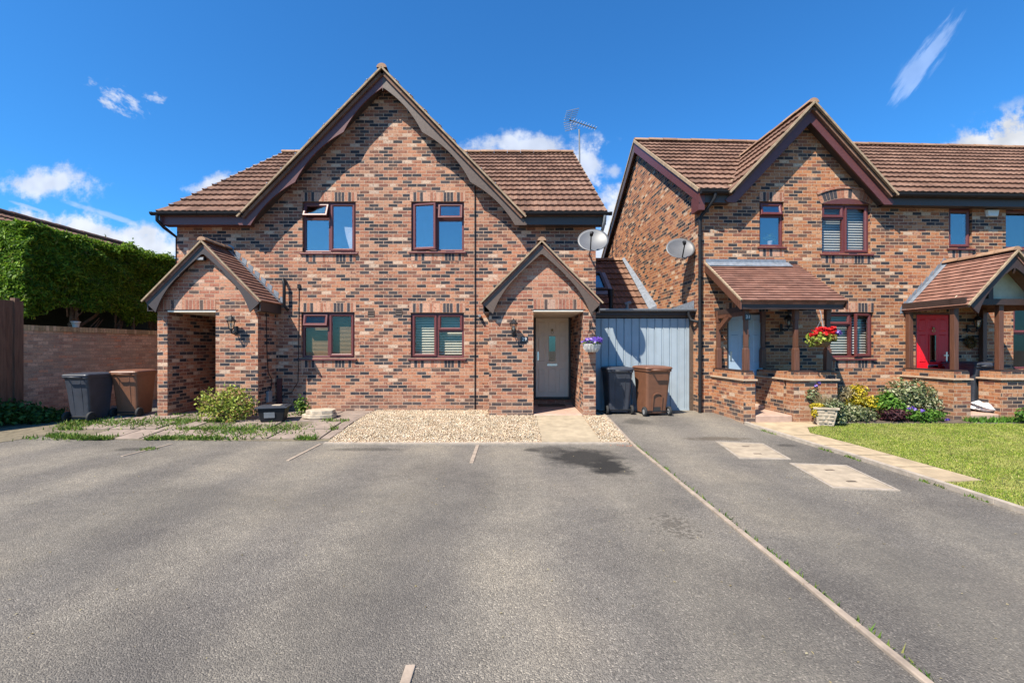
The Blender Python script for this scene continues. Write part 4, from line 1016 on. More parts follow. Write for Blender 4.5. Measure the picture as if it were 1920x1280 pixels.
DB = (TU(1367, 0), TU(1432, 0), TZ(1400, 750, 0), TZ(1400, 590, 0)); DR = (TU(1720.5, 0), TU(1781, 0), TZ(1750, 752, 0), TZ(1750, 590, 0))
m = MB(); tz = GTZ - .10; zt = 4.72
outline = [(0, -.25), (TL, -.25), (TL, zt), (GU + (tz - zt) / GTS, zt), (GU, tz), (GU - (tz - zt) / GTS, zt), (0, zt)]
DBo = (DB[0] - .045, DB[1] + .045, DB[2] - .045, DB[3] + .045); DRo = (DR[0] - .045, DR[1] + .045, DR[2] - .045, DR[3] + .045)
m.wall(outline, [rect(*v) for v in TW.values()] + [rect(*DBo), rect(*DRo)], lambda u, z: (u, 0, z))
for v in TW.values(): reveal(m, *v, 0, .2)
for v in (DBo, DRo): reveal(m, *v, 0, .1)
m.poly([(0, 0, -.25), (0, 8.6, -.25), (0, 8.6, zt), (0, TR, TRZ - .12), (0, 0, zt)])
m.poly([(TL, 0, -.25), (TL, 8.6, -.25), (TL, 8.6, zt), (TL, TR, TRZ - .12), (TL, 0, zt)]); m.poly([(0, 8.6, -.25), (TL, 8.6, -.25), (TL, 8.6, zt), (0, 8.6, zt)])
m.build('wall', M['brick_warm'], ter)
m = MB(); m.poly([(DBo[0] - .1, .102, 0), (DBo[1] + .1, .102, 0), (DBo[1] + .1, .102, 2.5), (DBo[0] - .1, .102, 2.5)]); m.poly([(DRo[0] - .1, .102, 0), (DRo[1] + .1, .102, 0), (DRo[1] + .1, .102, 2.5), (DRo[0] - .1, .102, 2.5)]); m.build('door_backing', M['beam'], ter)
for k, v in TW.items(): room(ter, *v, 0)
def zc(px, py): return TZ(px, py, 0)
v = TW['a']; window(ter, *v, 0, [(v[1], [(v[2], zc(1447, 404), 'fixed'), (zc(1447, 404), v[3], 'vent_ajar')])], 'glass_up')
v = TW['b']; xm = (v[0] + v[1]) / 2 - .02; window(ter, *v, 0, [(xm, [(v[2], zc(1560, 408), 'fixed'), (zc(1560, 408), v[3], 'sash')]), (v[1], [(v[2], v[3], 'sash')])], 'glass', ('blind_grey', 1.0, .058, .05))
v = TW['c']; window(ter, *v, 0, [(v[1], [(v[2], v[3], 'sash')])], 'glass_up')
v = TW['d']; window(ter, *v, 0, [((v[0] + v[1]) / 2, [(v[2], v[3], 'fixed')]), (v[1], [(v[2], v[3], 'sash')])], 'glass_up')
v = TW['e']; xm = TU(1598, 0); window(ter, *v, 0, [(xm, [(v[2], zc(1570, 609), 'fixed'), (zc(1570, 609), v[3], 'sash')]), (v[1], [(v[2], v[3], 'swing_right')])], 'glass', ('blind_grey', 1.0, .058, .036))
v = TW['f']; window(ter, *v, 0, [((v[0] + v[1]) / 2, [(v[2], zc(1910, 625), 'fixed'), (zc(1910, 625), v[3], 'sash')]), (v[1], [(v[2], v[3], 'sash')])], 'glass')
for k in 'acdef':
    v = TW[k]
    if k not in 'cd': soldier(ter, v[0], v[1], v[3], .2125, 0)
    soldier(ter, v[0], v[1], v[2] - .055 - .17, .17, 0, name='brick_sill_course')
v = TW['b']; soldier(ter, v[0], v[1], v[2] - .055 - .17, .17, 0, name='brick_sill_course')
hp = T3(TU(1443, .16), .155, TZ(1443, 461, .16))
t = thing('houseplant', 'leafy houseplant in a white pot inside the small upper window of the terrace', 'houseplant', hp, TH, local=True)
q = MB(); q.lathe([(.04, 0), (.055, .09), (.06, .10), (.05, .10), (.0, .09)], (0, 0, 0), 14); q.build('pot', M['curtain'], t)
leafcloud('leaves', M['weed'], t, [(0, 0, .18, .15, .05, .11, 90)], .08, .4, .3, .9)
# segmental arch over the gable window
ar = MB(); bo = MB(); hd = MB(); uc = (v[0] + v[1]) / 2; hw = (v[1] - v[0]) / 2 + .02; rise = .13; R_ = (hw * hw + rise * rise) / (2 * rise); zc0 = v[3] + rise - R_; a0 = math.asin(hw / R_); na = 15
for i in range(na):
    t0 = -a0 + 2 * a0 * i / na; t1 = -a0 + 2 * a0 * (i + 1) / na
    q = lambda t, r_: (uc + r_ * math.sin(t), zc0 + r_ * math.cos(t))
    P4 = [q(t0, R_), q(t1, R_), q(t1, R_ + .215), q(t0, R_ + .215)]
    b0 = len(ar.f); ar.hexa([(x, -.006, z) for x, z in P4], [(x, .03, z) for x, z in P4])
    for f in range(b0, len(ar.f)): ar.uv[f] = [(.85 + .0012 + .212 * (k % 4 in (2, 3)), i * .0748 + .003 + .069 * (k % 4 in (1, 2))) for k in range(4)]
    P4 = [q(t0, R_ + .217), q(t1, R_ + .217), q(t1, R_ + .265), q(t0, R_ + .265)]; hd.hexa([(x, -.03, z) for x, z in P4], [(x, .03, z) for x, z in P4])
ar.build('brick_arch', M['soldier'], ter); hd.build('arch_moulding', M['brick_red'], ter)
pts = [(v[0], v[3] + .003)] + [(uc + R_ * math.sin(-a0 + 2 * a0 * i / na) * .985, zc0 + R_ * math.cos(-a0 + 2 * a0 * i / na) - .004) for i in range(na + 1)] + [(v[1], v[3] + .003)]
bo.prism([(x, -.008, z) for x, z in pts], (0, .04, 0)); bo.build('arch_infill', M['maroon'], ter)
# roof
tvl = math.hypot(TR - TE, TRZ - TEZ); tvd = (0, TR - TE, TRZ - TEZ); tnn = (0, -(TRZ - TEZ), TR - TE)
m = MB()
def tz_(vv): return TEZ + vv * (TRZ - TEZ) / tvl
tiles(m, (-.14, TE, TEZ), (1, 0, 0), tvd, tnn, tvl, lambda q: (0, GU - (GTZ - tz_(q)) / GTS + (.45 if q > .8 else -.02) + .14) if tz_(q) < GTZ else (0, TL), .44, .15, .020, .046)
tiles(m, (-.14, TE, TEZ), (1, 0, 0), tvd, tnn, tvl, lambda q: (GU + (GTZ - tz_(q)) / GTS - (.45 if q > .8 else -.02) + .14, TL) if tz_(q) < GTZ else (0, 0), .44, .15, .020, .046)
nv = Vector(tnn).normalized() * .09
deck(m, [(-.12, TE + .02, TEZ), (GU - 1.7, TE + .02, TEZ), (GU - 1.7, TR, TRZ), (-.12, TR, TRZ)], nv); deck(m, [(GU + 1.7, TE + .02, TEZ), (TL, TE + .02, TEZ), (TL, TR, TRZ), (GU + 1.7, TR, TRZ)], nv)
deck(m, [(GU - 1.7, .5, TEZ + .52), (GU + 1.7, .5, TEZ + .52), (GU + 1.7, TR, TRZ), (GU - 1.7, TR, TRZ)], nv); deck(m, [(-.12, TR, TRZ), (TL, TR, TRZ), (TL, 8.9, TEZ), (-.12, 8.9, TEZ)], Vector((0, .05, .08)))
TGF = -.37; tsl = (TRZ - TEZ) / (TR - TE)
for sgn in (-1, 1):
    base = (GU + sgn * GTH, 0, GTZ - GTH * GTS)
    def sp(vv): z = base[2] + vv * GTS / math.hypot(1, GTS); return (TGF, TE + (z - TEZ) / tsl + .35)
    tiles(m, base, (0, 1, 0), (-sgn, 0, GTS), (sgn * GTS, 0, 1), GTH * math.hypot(1, GTS) + .02, sp, .44, .15, .020, .046)
    deck(m, [(GU, TGF + .03, GTZ), (GU, 2.6, GTZ), (GU + sgn * GTH, .1, GTZ - GTH * GTS), (GU + sgn * GTH, TGF + .03, GTZ - GTH * GTS)], Vector((sgn * GTS, 0, 1)).normalized() * .085)
tro = m.build('roof', M['tile'], ter)
m = MB(); ridge(m, (GU, TGF - .02, GTZ + .0), (GU, 2.45, GTZ + .0), .105); m.build('ridge_tiles', M['ridge'], tro); m = MB(); ridge(m, (-.14, TR, TRZ + .01), (TL, TR, TRZ + .01), .115); m.build('ridge_tiles', M['ridge'], tro)
m = MB()
for sgn in (-1, 1):
    m.bar((GU, TGF - .015, GTZ), (GU + sgn * (GTH + .03), TGF - .015, GTZ - (GTH + .03) * GTS), .04, .055, (0, 1, 0))
m.bar((-.15, TE + .02, TEZ + .01), (-.15, TR, TRZ + .01), .04, .07, (0, -.6, .8)); m.bar((-.15, TR, TRZ), (-.15, 8.8, TEZ), .03, .06, (0, .6, .8))
m.bar((GU - GTH + .02, TE + .1, TEZ + .05), (GU - .05, TE + .1 + (GTZ - TEZ) / tsl, GTZ + .03), .12, .05, (0, 0, 1))
m.build('verge', M['verge'], tro)
for sgn in (-1, 1):
    m = MB(); barge(m, (GU, GTZ - .085), (sgn * 1.0, -GTS), (GTH + .06) * math.hypot(1, GTS), TGF + .10, TGF + .135, lambda q: .205, foot=TEZ - .24); m.build('bargeboard', M['maroon'], ter)
    m = MB(); a = Vector((GU, 0, GTZ - .24)); b = Vector((GU + sgn * (GTH - .1), 0, GTZ - .24 - (GTH - .1) * GTS))
    m.hexa([(a.x, TGF + .136, a.z - .02), (b.x, TGF + .136, b.z - .02), (b.x, -.002, b.z - .02), (a.x, -.002, a.z - .02)], [(a.x, TGF + .136, a.z), (b.x, TGF + .136, b.z), (b.x, -.002, b.z), (a.x, -.002, a.z)]); m.build('gable_soffit', M['fascia'], ter)
m = MB(); m.hexa([(-.14, TE + .05, TEZ - .25), (-.115, TE + .05, TEZ - .25), (-.115, TR, TRZ - .34), (-.14, TR, TRZ - .34)], [(-.14, TE + .05, TEZ - .02), (-.115, TE + .05, TEZ - .02), (-.115, TR, TRZ - .05), (-.14, TR, TRZ - .05)])
m.box(-.138, -.002, TE + .06, .12, TEZ - .40, TEZ - .06)
m.build('bargeboard', M['maroon'], ter)
m = MB(); m.hexa([(-.14, TR, TRZ - .34), (-.115, TR, TRZ - .34), (-.115, 8.8, TEZ - .25), (-.14, 8.8, TEZ - .25)], [(-.14, TR, TRZ - .05), (-.115, TR, TRZ - .05), (-.115, 8.8, TEZ - .02), (-.14, 8.8, TEZ - .02)]); m.build('bargeboard', M['barge'], ter)
m = MB()     # verge soffit along the side gable
m.hexa([(-.114, TE + .1, TEZ - .2), (-.002, TE + .1, TEZ - .2), (-.002, TR, TRZ - .29), (-.114, TR, TRZ - .29)], [(-.114, TE + .1, TEZ - .18), (-.002, TE + .1, TEZ - .18), (-.002, TR, TRZ - .27), (-.114, TR, TRZ - .27)]); m.build('verge_soffit', M['fascia'], ter)
for (a, b) in ((.0, GU - GTH + .08), (GU + GTH - .08, TL)):
    m = MB(); m.box(a, b, TE + .06, TE + .085, TEZ - .24, TEZ - .04); m.box(a, b, TE + .086, -.003, TEZ - .225, TEZ - .21); m.build('fascia', M['fascia'], ter)
gutter('gutter', (-.10, TE - .03, TEZ - .02), (GU - GTH + .05, TE - .03, TEZ - .02), M['black'], ter, .062); gutter('gutter', (GU + GTH - .02, TE - .03, TEZ - .02), (TL, TE - .03, TEZ - .02), M['black'], ter, .062)
m = MB(); m.tube([(.18, TE - .03, TEZ - .07), (.18, TE - .03, TEZ - .16), (.14, TE + .04, TEZ - .26), (.0, -.08, TEZ - .48), (-.02, -.055, TEZ - .58), (-.02, -.055, -.2)], .037, 10); 
for z in (3.9, 3.0, 2.1, 1.2, .4): m.tube([(-.02, -.055, z - .02), (-.02, -.055, z + .02)], .046, 10)
m.build('downpipe', M['black'], ter)

def dwarf(parent, x0, x1, y0, y1, ztop):
    """low brick wall with a moulded cap; box in local axes"""
    m = MB(); m.box(x0, x1, y0, y1, -.2, ztop - .17); m.box(x0 + .012, x1 - .012, y0 + .012, y1 - .012, ztop - .13, ztop - .001)
    w_ = m.build('low_wall', M['brick_warm'], parent)
    c_ = MB(); c_.box(x0 - .035, x1 + .035, y0 - .035, y1 + .035, ztop - .168, ztop - .132); c_.build('stone_course', M['stonecap'], w_, bevel=.008)
    return w_
def post(parent, x, y, z0, z1, w_=.082):
    m = MB(); h = w_ / 2
    m.box(x - h * 1.25, x + h * 1.25, y - h * 1.25, y + h * 1.25, z0, z0 + .40)
    m.hexa([(x - h * 1.25, y - h * 1.25, z0 + .40), (x + h * 1.25, y - h * 1.25, z0 + .40), (x + h * 1.25, y + h * 1.25, z0 + .40), (x - h * 1.25, y + h * 1.25, z0 + .40)],
           [(x - h * .9, y - h * .9, z0 + .45), (x + h * .9, y - h * .9, z0 + .45), (x + h * .9, y + h * .9, z0 + .45), (x - h * .9, y + h * .9, z0 + .45)])
    m.box(x - h * .9, x + h * .9, y - h * .9, y + h * .9, z0 + .451, z1 - .25); m.box(x - h * 1.1, x + h * 1.1, y - h * 1.1, y + h * 1.1, z1 - .25, z1)
    return m.build('porch_post', M['post'], parent, bevel=.006)
# ---- lean-to porch
PD = -1.27
ua, ub, uc_, ud = TU(1394, PD), TU(1416, PD), TU(1488, PD), TU(1570, PD)
zt_ = TZ(1405, 698, PD); zb_ = TZ(1450, 576, PD - .12)
dwarf(ter, ua, ub, PD, -.003, zt_); dwarf(ter, uc_, ud, PD, PD + .23, zt_); dwarf(ter, uc_, uc_ + .22, PD + .30, -.003, zt_)
m = MB()
m.box(ua + .03, ub - .03, PD + .02, -.01, zt_, zt_ + .03); m.box(uc_ + .03, ud - .03, PD + .03, PD + .2, zt_, zt_ + .03); m.build('timber_sill_plate', M['beam'], ter)
for (x, y) in ((ua + .115, PD + .12), (ua + .10, -.10), (uc_ + .12, PD + .12), (ud - .11, PD + .12), (uc_ + .11, -.08)): post(ter, x, y, zt_ + .03, zb_ + .02)
m = MB(); m.box(ua - .12, ud + .03, PD - .13, PD - .06, zb_ - .035, zb_ + .115); m.box(ua + .04, ud - .04, PD + .05, PD + .18, zb_ + .021, zb_ + .13)
m.box(ua + .06, ua + .16, PD + .18, -.01, zb_ - .06, zb_ + .04) ; m.box(ud - .16, ud - .06, PD + .18, -.01, zb_ + .021, zb_ + .12)
m.build('porch_beam', M['beam'], ter)
LZ = TZ(1420, 495, -.02); LE = TZ(1480, 564, PD - .2); le = PD - .20; lv = math.hypot(le, LZ - LE)
m = MB(); u0_, u1_ = ua - .14, ud + .05
tiles(m, (u0_, le, LE), (1, 0, 0), (0, -le, LZ - LE), (0, -(LZ - LE), -le), lv, lambda q: (0, u1_ - u0_), .108, .165, 0, .026)
deck(m, [(u0_ + .02, le + .02, LE), (u1_ - .02, le + .02, LE), (u1_ - .02, -.003, LZ), (u0_ + .02, -.003, LZ)], Vector(((0, -.05, .06))))
lean = m.build('porch_roof', M['tile_red'], ter)
m = MB(); m.box(u0_ - .0, u1_ - .26, -.03, .0, LZ + .02, LZ + .10); m.hexa([(u0_, -.18, LZ - .075), (u1_ - .2, -.18, LZ - .075), (u1_ - .2, -.004, LZ + .035), (u0_, -.004, LZ + .035)], [(u0_, -.18, LZ - .062), (u1_ - .2, -.18, LZ - .062), (u1_ - .2, -.004, LZ + .05), (u0_, -.004, LZ + .05)]); m.build('lead_flashing', M['lead'], lean)
for uu in (u0_ - .012, u1_ + .012):
    m = MB(); m.hexa([(uu - .015, le + .02, LE - .16), (uu + .015, le + .02, LE - .16), (uu + .015, -.003, LZ - .17), (uu - .015, -.003, LZ - .17)], [(uu - .015, le + .02, LE + .01), (uu + .015, le + .02, LE + .01), (uu + .015, -.003, LZ + .01), (uu - .015, -.003, LZ + .01)]); m.build('porch_bargeboard', M['post'], ter)
m = MB(); m.bar((u0_ - .01, le, LE + .01), (u0_ - .01, -.01, LZ + .015), .035, .03, (0, -.5, .8)); m.build('porch_verge', M['verge'], lean)
m = MB(); m.bar((ua + .10, -.16, zb_ - .35), (ua + .10, -.75, zb_ + .0), .07, .1); m.bar((ua + .10, PD + .1, zb_ - .10), (ua + .10, -.15, zb_ - .10), .07, .08); m.build('brace', M['post'], ter)
m = MB(); m.box(ub + .01, uc_ - .005, PD + .02, -.01, -.1, .12); m.box(ub + .01, uc_ - .004, -.35, -.012, .119, .20); m.build('porch_step', M['terracotta'], ter, bevel=.02)
panel_door(ter, *DB, .03, 'blue_door', 'fascia', lever=False, hand='left', letter=None, knocker=False)
soldier(ter, DB[0] - .08, DB[1] + .1, DB[3] + .06, .2125, 0)

# ---- gabled timber porch with the red door
RD = -1.18; rc = 5.50
rc = TU(1762, .0) ; ra, rb = TU(1776, RD), TU(1820, RD)
rx0 = TU(1789, RD); rx1 = TU(1820, RD); rr0 = TU(1877, RD); rr1 = rr0 + .95
rzt = TZ(1800, 697, RD); rzb = TZ(1840, 571, RD)
rlw = dwarf(ter, rx0, rx1, RD, -.003, rzt); dwarf(ter, rr0, rr1, RD, RD + .42, rzt); dwarf(ter, rr1 - .25, rr1, RD + .49, -.003, rzt)
m = MB(); m.box(rx0 + .03, rx1 - .03, RD + .02, -.01, rzt, rzt + .03); m.box(rr0 + .03, rr1 - .03, RD + .03, RD + .25, rzt, rzt + .03); m.build('timber_sill_plate', M['beam'], ter)
for (x, y) in ((rx0 + .14, RD + .13), (rx0 + .10, -.10), (rr0 + .11, RD + .13), (rr1 - .12, RD + .13), (TU(1843, -.08), -.08)):
    q = MB(); q.box(x - .048, x + .048, y - .048, y + .048, rzt + .03, rzb); q.build('porch_post', M['post'], ter, bevel=.006)
rh0 = rx0 - .13; half = (rr1 + .13 - rh0) / 2; rcx = rh0 + half
rea = TZ(1815, 572, RD - .25); rap = TZ(1905, 470, RD - .25); 
rcx = TU(1907, RD - .25); half = rcx - (TU(1815, RD - .25)); rs = (rap - rea) / half
m = MB()
for sgn in (-1, 1):
    tiles(m, (rcx + sgn * half, 0, rea), (0, 1, 0), (-sgn, 0, rs), (sgn * rs, 0, 1), half * math.hypot(1, rs), lambda q: (RD - .25, -.003), .105, .165, 0, .025)
    deck(m, [(rcx, RD - .23, rap), (rcx, -.003, rap), (rcx + sgn * half, -.003, rea), (rcx + sgn * half, RD - .23, rea)], Vector((sgn * rs, 0, 1)).normalized() * .06)
gro2 = m.build('porch_roof', M['tile_red'], ter)
m = MB(); ridge(m, (rcx, RD - .27, rap + .01), (rcx, -.01, rap + .01), .085, .33); m.build('porch_ridge', M['ridge'], gro2)
m = MB()
for sgn in (-1, 1): m.bar((rcx, RD - .26, rap), (rcx + sgn * half, RD - .26, rea), .03, .045, (0, 1, 0))
m.build('porch_verge', M['verge'], gro2)
m = MB(); st = .0748
for sgn in (-1, 1):
    q = 0
    while q < half - .03:
        zb2 = rap - q * rs - st * rs; m.prism([(rcx + sgn * q, -.006, zb2 - .03), (rcx + sgn * (q + st * 1.7), -.006, zb2 - .08), (rcx + sgn * (q + st * 1.7), -.006, zb2 + .055), (rcx + sgn * (q + st * .1), -.006, zb2 + .225)], (0, .004, 0)); q += st * 1.75
    m.hexa([(rcx, -.11, rap + .03), (rcx + sgn * half, -.11, rea + .03), (rcx + sgn * half, -.008, rea + .03), (rcx, -.008, rap + .03)], [(rcx, -.11, rap + .037), (rcx + sgn * half, -.11, rea + .037), (rcx + sgn * half, -.008, rea + .037), (rcx, -.008, rap + .037)])
m.build('lead_flashing', M['lead'], gro2)
m = MB(); m.box(rcx - half, rcx + half, RD + .02, RD + .13, rzb, rzb + .12); m.box(rcx - half + .0, rcx - half + .03, RD - .2, -.004, rzb - .02, rzb + .13); m.build('porch_beam', M['beam'], ter)
for sgn in (-1, 1):
    m = MB(); barge(m, (rcx, rap - .055), (sgn * 1.0, -rs), half * math.hypot(1, rs) - .1, RD - .215, RD - .17, lambda q: .12 + .14 * abs(2 * q - 1) ** 2.5)
    m.build('porch_bargeboard', M['beam'], ter)
m = MB(); m.box(rcx - .26, rcx - .16, RD + .03, RD + .12, rzb + .121, rap - .25); m.build('king_post', M['beam'], ter)
m = MB(); m.prism([(rcx - half + .12, RD + .14, rzb + .12), (rcx + half - .12, RD + .14, rzb + .12), (rcx, RD + .14, rap - .08)], (0, .02, 0)); m.build('gable_board', M['cream'], ter)
m = MB(); m.box(rx1 + .005, rr0 - .005, RD + .02, -.01, -.1, .10); m.build('porch_step', M['terracotta'], ter, bevel=.02)
panel_door(ter, *DR, .03, 'red_door', 'maroon', hand='right', letter='chrome', knocker=True)
soldier(ter, DR[0] - .08, DR[1] + .1, DR[3] + .06, .2125, 0)

# ================================================================== THINGS ON AND AROUND THE HOUSES
def lantern(loc, label, rz=0, s=1.0, group='wall lanterns beside the doors'):
    t = thing('wall_lantern', label, 'lantern', loc, rz, group, local=True)
    m = MB(); m.box(-.045 * s, .045 * s, -.022 * s, 0, -.11 * s, .06 * s); m.build('backplate', M['blackmetal'], t, bevel=.008)
    m = MB(); m.tube([(0, -.02 * s, -.05 * s), (0, -.08 * s, -.10 * s), (0, -.15 * s, -.09 * s), (0, -.17 * s, -.03 * s)], .012 * s, 8); m.lathe([(.03 * s, -.035 * s), (.036 * s, -.02 * s), (.02 * s, 0)], (0, -.17 * s, 0), 6); m.build('arm', M['blackmetal'], t)
    m = MB()
    for k in range(6):
        a = 2 * PI * k / 6; m.bar((.042 * s * math.cos(a), -.17 * s + .042 * s * math.sin(a), 0), (.075 * s * math.cos(a), -.17 * s + .075 * s * math.sin(a), .16 * s), .010 * s, .010 * s)
    m.lathe([(.045 * s, -.006 * s), (.045 * s, .008 * s)], (0, -.17 * s, 0), 6, False); m.build('cage', M['blackmetal'], t)
    m = MB(); m.lathe([(.038 * s, .006 * s), (.068 * s, .155 * s)], (0, -.17 * s, 0), 6, False); m.build('lantern_glass', M['lampglass'], t)
    m = MB(); m.lathe([(.014 * s, .03 * s), (.022 * s, .05 * s), (.022 * s, .11 * s), (0, .12 * s)], (0, -.17 * s, 0), 10); m.build('bulb', M['white'], t)
    m = MB(); m.lathe([(.10 * s, .155 * s), (.104 * s, .168 * s), (.06 * s, .205 * s), (.05 * s, .225 * s), (.025 * s, .25 * s), (.010 * s, .255 * s), (.012 * s, .275 * s), (0, .295 * s)], (0, -.17 * s, 0), 6, False); m.build('cap', M['blackmetal'], t)
    return t
lantern((X(443, YP), YP, Z(617, YP)), 'black wall lantern on the front of the porch with the open passage')
lantern((X(963, YP), YP, Z(621, YP)), 'black wall lantern on the brick left of the cream door', s=.92)
p = T3(TU(1464, 0), 0, TZ(1464, 612, 0)); lantern(p, 'black wall lantern under the lean-to porch beside the pale blue door', TH + .5)
p = T3(TU(1813, 0), 0, TZ(1813, 614, 0)); lantern(p, 'black wall lantern in the gabled porch right of the red door', TH + .6)

def text_mesh(name, s, size, mat, parent, loc, rot=(PI / 2, 0, 0), depth=.002):
    cu = bpy.data.curves.new(name, 'FONT'); cu.body = s; cu.size = size; cu.align_x = 'CENTER'; cu.align_y = 'CENTER'; cu.extrude = depth
    o = bpy.data.objects.new(name, cu); COL.objects.link(o); bpy.context.view_layer.update()
    me = bpy.data.meshes.new_from_object(o.evaluated_get(bpy.context.evaluated_depsgraph_get()))
    bpy.data.objects.remove(o); bpy.data.curves.remove(cu)
    q = bpy.data.objects.new(name, me); COL.objects.link(q); me.materials.clear(); me.materials.append(mat); q.parent = parent; q.location = loc; q.rotation_euler = rot
    return q
t = thing('house_number_plaque', 'small dark house number plaque on brick just left of the cream door', 'number plaque', (X(983, YP), YP, Z(636, YP)), local=True)
m = MB(); m.box(-.075, .075, -.012, 0, -.055, .055); m.build('plate', M['plaque'], t, bevel=.004); text_mesh('number', '29', .10, M['white'], t, (0, -.013, 0))
p = T3(ua + .115, PD + .12 - .062, TZ(1404, 594, PD))
t = thing('house_number_plaque', 'house number 31 plaque on the timber post of the lean-to porch', 'number plaque', p, TH, local=True)
m = MB(); m.box(-.058, .058, -.012, 0, -.058, .058); m.build('plate', M['plaque'], t, bevel=.004); text_mesh('number', '31', .095, M['white'], t, (0, -.013, 0))

t = thing('floodlight', 'small black security floodlight below the apex of the left brick porch gable', 'floodlight', (X(383, YP), YP, Z(487, YP)), local=True)
m = MB(); m.box(-.08, .08, -.13, -.05, -.035, .035); m.build('housing', M['blackmetal'], t, bevel=.008); m = MB(); m.box(-.068, .068, -.136, -.131, -.026, .024); m.build('lamp_lens', M['hub'], t)
m = MB(); m.bar((0, -.06, 0), (0, 0, .02), .03, .03); m.build('bracket', M['blackmetal'], t)
t = thing('wall_sensor', 'small round white sensor on brick beside the right porch roof', 'sensor', (X(900, YW), YW, Z(593, YW)), local=True)
m = MB(); m.tube([(0, 0, 0), (0, -.09, 0), (0, -.12, 0)], [.035, .035, .026], 12); m.build('sensor_body', M['greypipe'], t)
p = T3(TU(1858, 0), 0, TZ(1858, 401, 0))
t = thing('alarm_box', 'white alarm box under the eaves between two upper windows', 'alarm box', p, TH, local=True)
m = MB(); m.hexa([(-.13, 0, -.075), (.13, 0, -.075), (.16, 0, .085), (-.16, 0, .085)], [(-.11, -.06, -.065), (.11, -.06, -.065), (.14, -.06, .075), (-.14, -.06, .075)]); m.build('cover', M['white'], t, bevel=.012)

def sat_dish(loc, label, nrm, wallpt, tilt=-.18):
    t = thing('satellite_dish', label, 'satellite dish', loc, 0, 'grey satellite dishes', local=True)
    n = Vector(nrm).normalized(); a = Vector((0, 0, 1)).cross(n).normalized(); b = n.cross(a)
    ca, sa = math.cos(tilt), math.sin(tilt); a, b = a * ca + b * sa, b * ca - a * sa
    m = MB(); V = []; fc = []; nr, na = 7, 40
    for side in (0, .006):
        for i in range(nr + 1):
            q = i / nr
            for k in range(na):
                th = 2 * PI * k / na; V.append(a * (.315 * q * math.cos(th)) + b * (.285 * q * math.sin(th)) + n * (.055 * q * q - side))
    st_ = (nr + 1) * na
    for s_ in (0, 1):
        for i in range(nr):
            for k in range(na): fc.append((s_ * st_ + i * na + k, s_ * st_ + i * na + (k + 1) % na, s_ * st_ + (i + 1) * na + (k + 1) % na, s_ * st_ + (i + 1) * na + k))
    for k in range(na): fc.append((nr * na + k, nr * na + (k + 1) % na, st_ + nr * na + (k + 1) % na, st_ + nr * na + k))
    m.add(V, fc, None, True); m.build('reflector', M['dish'], t)
    m = MB(); e = -b * .255 + n * .04; f = n * .40 - b * .16; m.bar(e, f, .022, .022); m.build('arm', M['blackmetal'], t)
    m = MB(); m.tube([f - n * .03, f - n * .03 + b * .09 - n * .02], .032, 10); m.bar(f, f + b * .05, .05, .05); m.build('receiver', M['blackmetal'], t)
    m = MB(); wp = Vector(wallpt); m.tube([-n * .02, -n * .10, wp + (Vector((-n.x, -n.y, 0))).normalized() * -.10, wp], .02, 8); m.lathe([(.05, -.01), (.05, .01)], tuple(wp), 8); m.build('bracket', M['greypipe'], t)
    return t
sat_dish((X(1112, 9.35), 9.35, Z(453, 9.35)), 'grey satellite dish on the corner of the brick house, under its right hand gutter', (-.16, -.86, .46), (.06, YW - 9.35, -.10), -.20)
pd_ = T3(-.30, .30, TZ(1300, 470, .3)); pc = Vector((X(1275, pd_.y), pd_.y, Z(468, pd_.y)))
sat_dish(pc, 'grey satellite dish fixed to the side gable wall above the garage roof', (-.12, -.86, .46), T3(.0, .42, pd_.z - .08) - pc, .06)

# television aerial on the far side of the brick house roof
AY = 15.1
t = thing('tv_aerial', 'thin metal television aerial on a mast above the brick house roof', 'aerial', (X(1087, AY), AY, 6.0), local=True)
def ap(px, py, dy=0): return Vector((X(px, AY) - X(1087, AY), dy, Z(py, AY) - 6.0))
m = MB(); m.tube([ap(1088, 420), ap(1086, 243)], .026, 8); m.build('mast', M['greypipe'], t)
m = MB(); m.bar(ap(1069, 221, .15), ap(1114, 251, -.35), .03, .03); m.build('boom', M['blackmetal'], t)
m = MB()
for k in range(10):
    f = .12 + .86 * k / 9; c = ap(1069, 221, .15).lerp(ap(1114, 251, -.35), f); d = Vector((.5, .3, .75)).normalized() * (.10 + .05 * (1 - f)); m.tube([c - d, c + d], .010, 5)
m.build('elements', M['alu'], t)
m = MB()
for sgn in (-1, 1):
    a = ap(1069, 221, .15); b = a + (Vector((.10, -.08, .30)) if sgn > 0 else Vector((.06, 0, -.32)))
    m.tube([a, b], .010, 5)
    for k in range(5):
        c = a.lerp(b, .15 + .85 * k / 4); d = Vector((.22, .1, .10)); m.tube([c - d, c + d], .013, 5)
m.build('reflector', M['alu'], t)

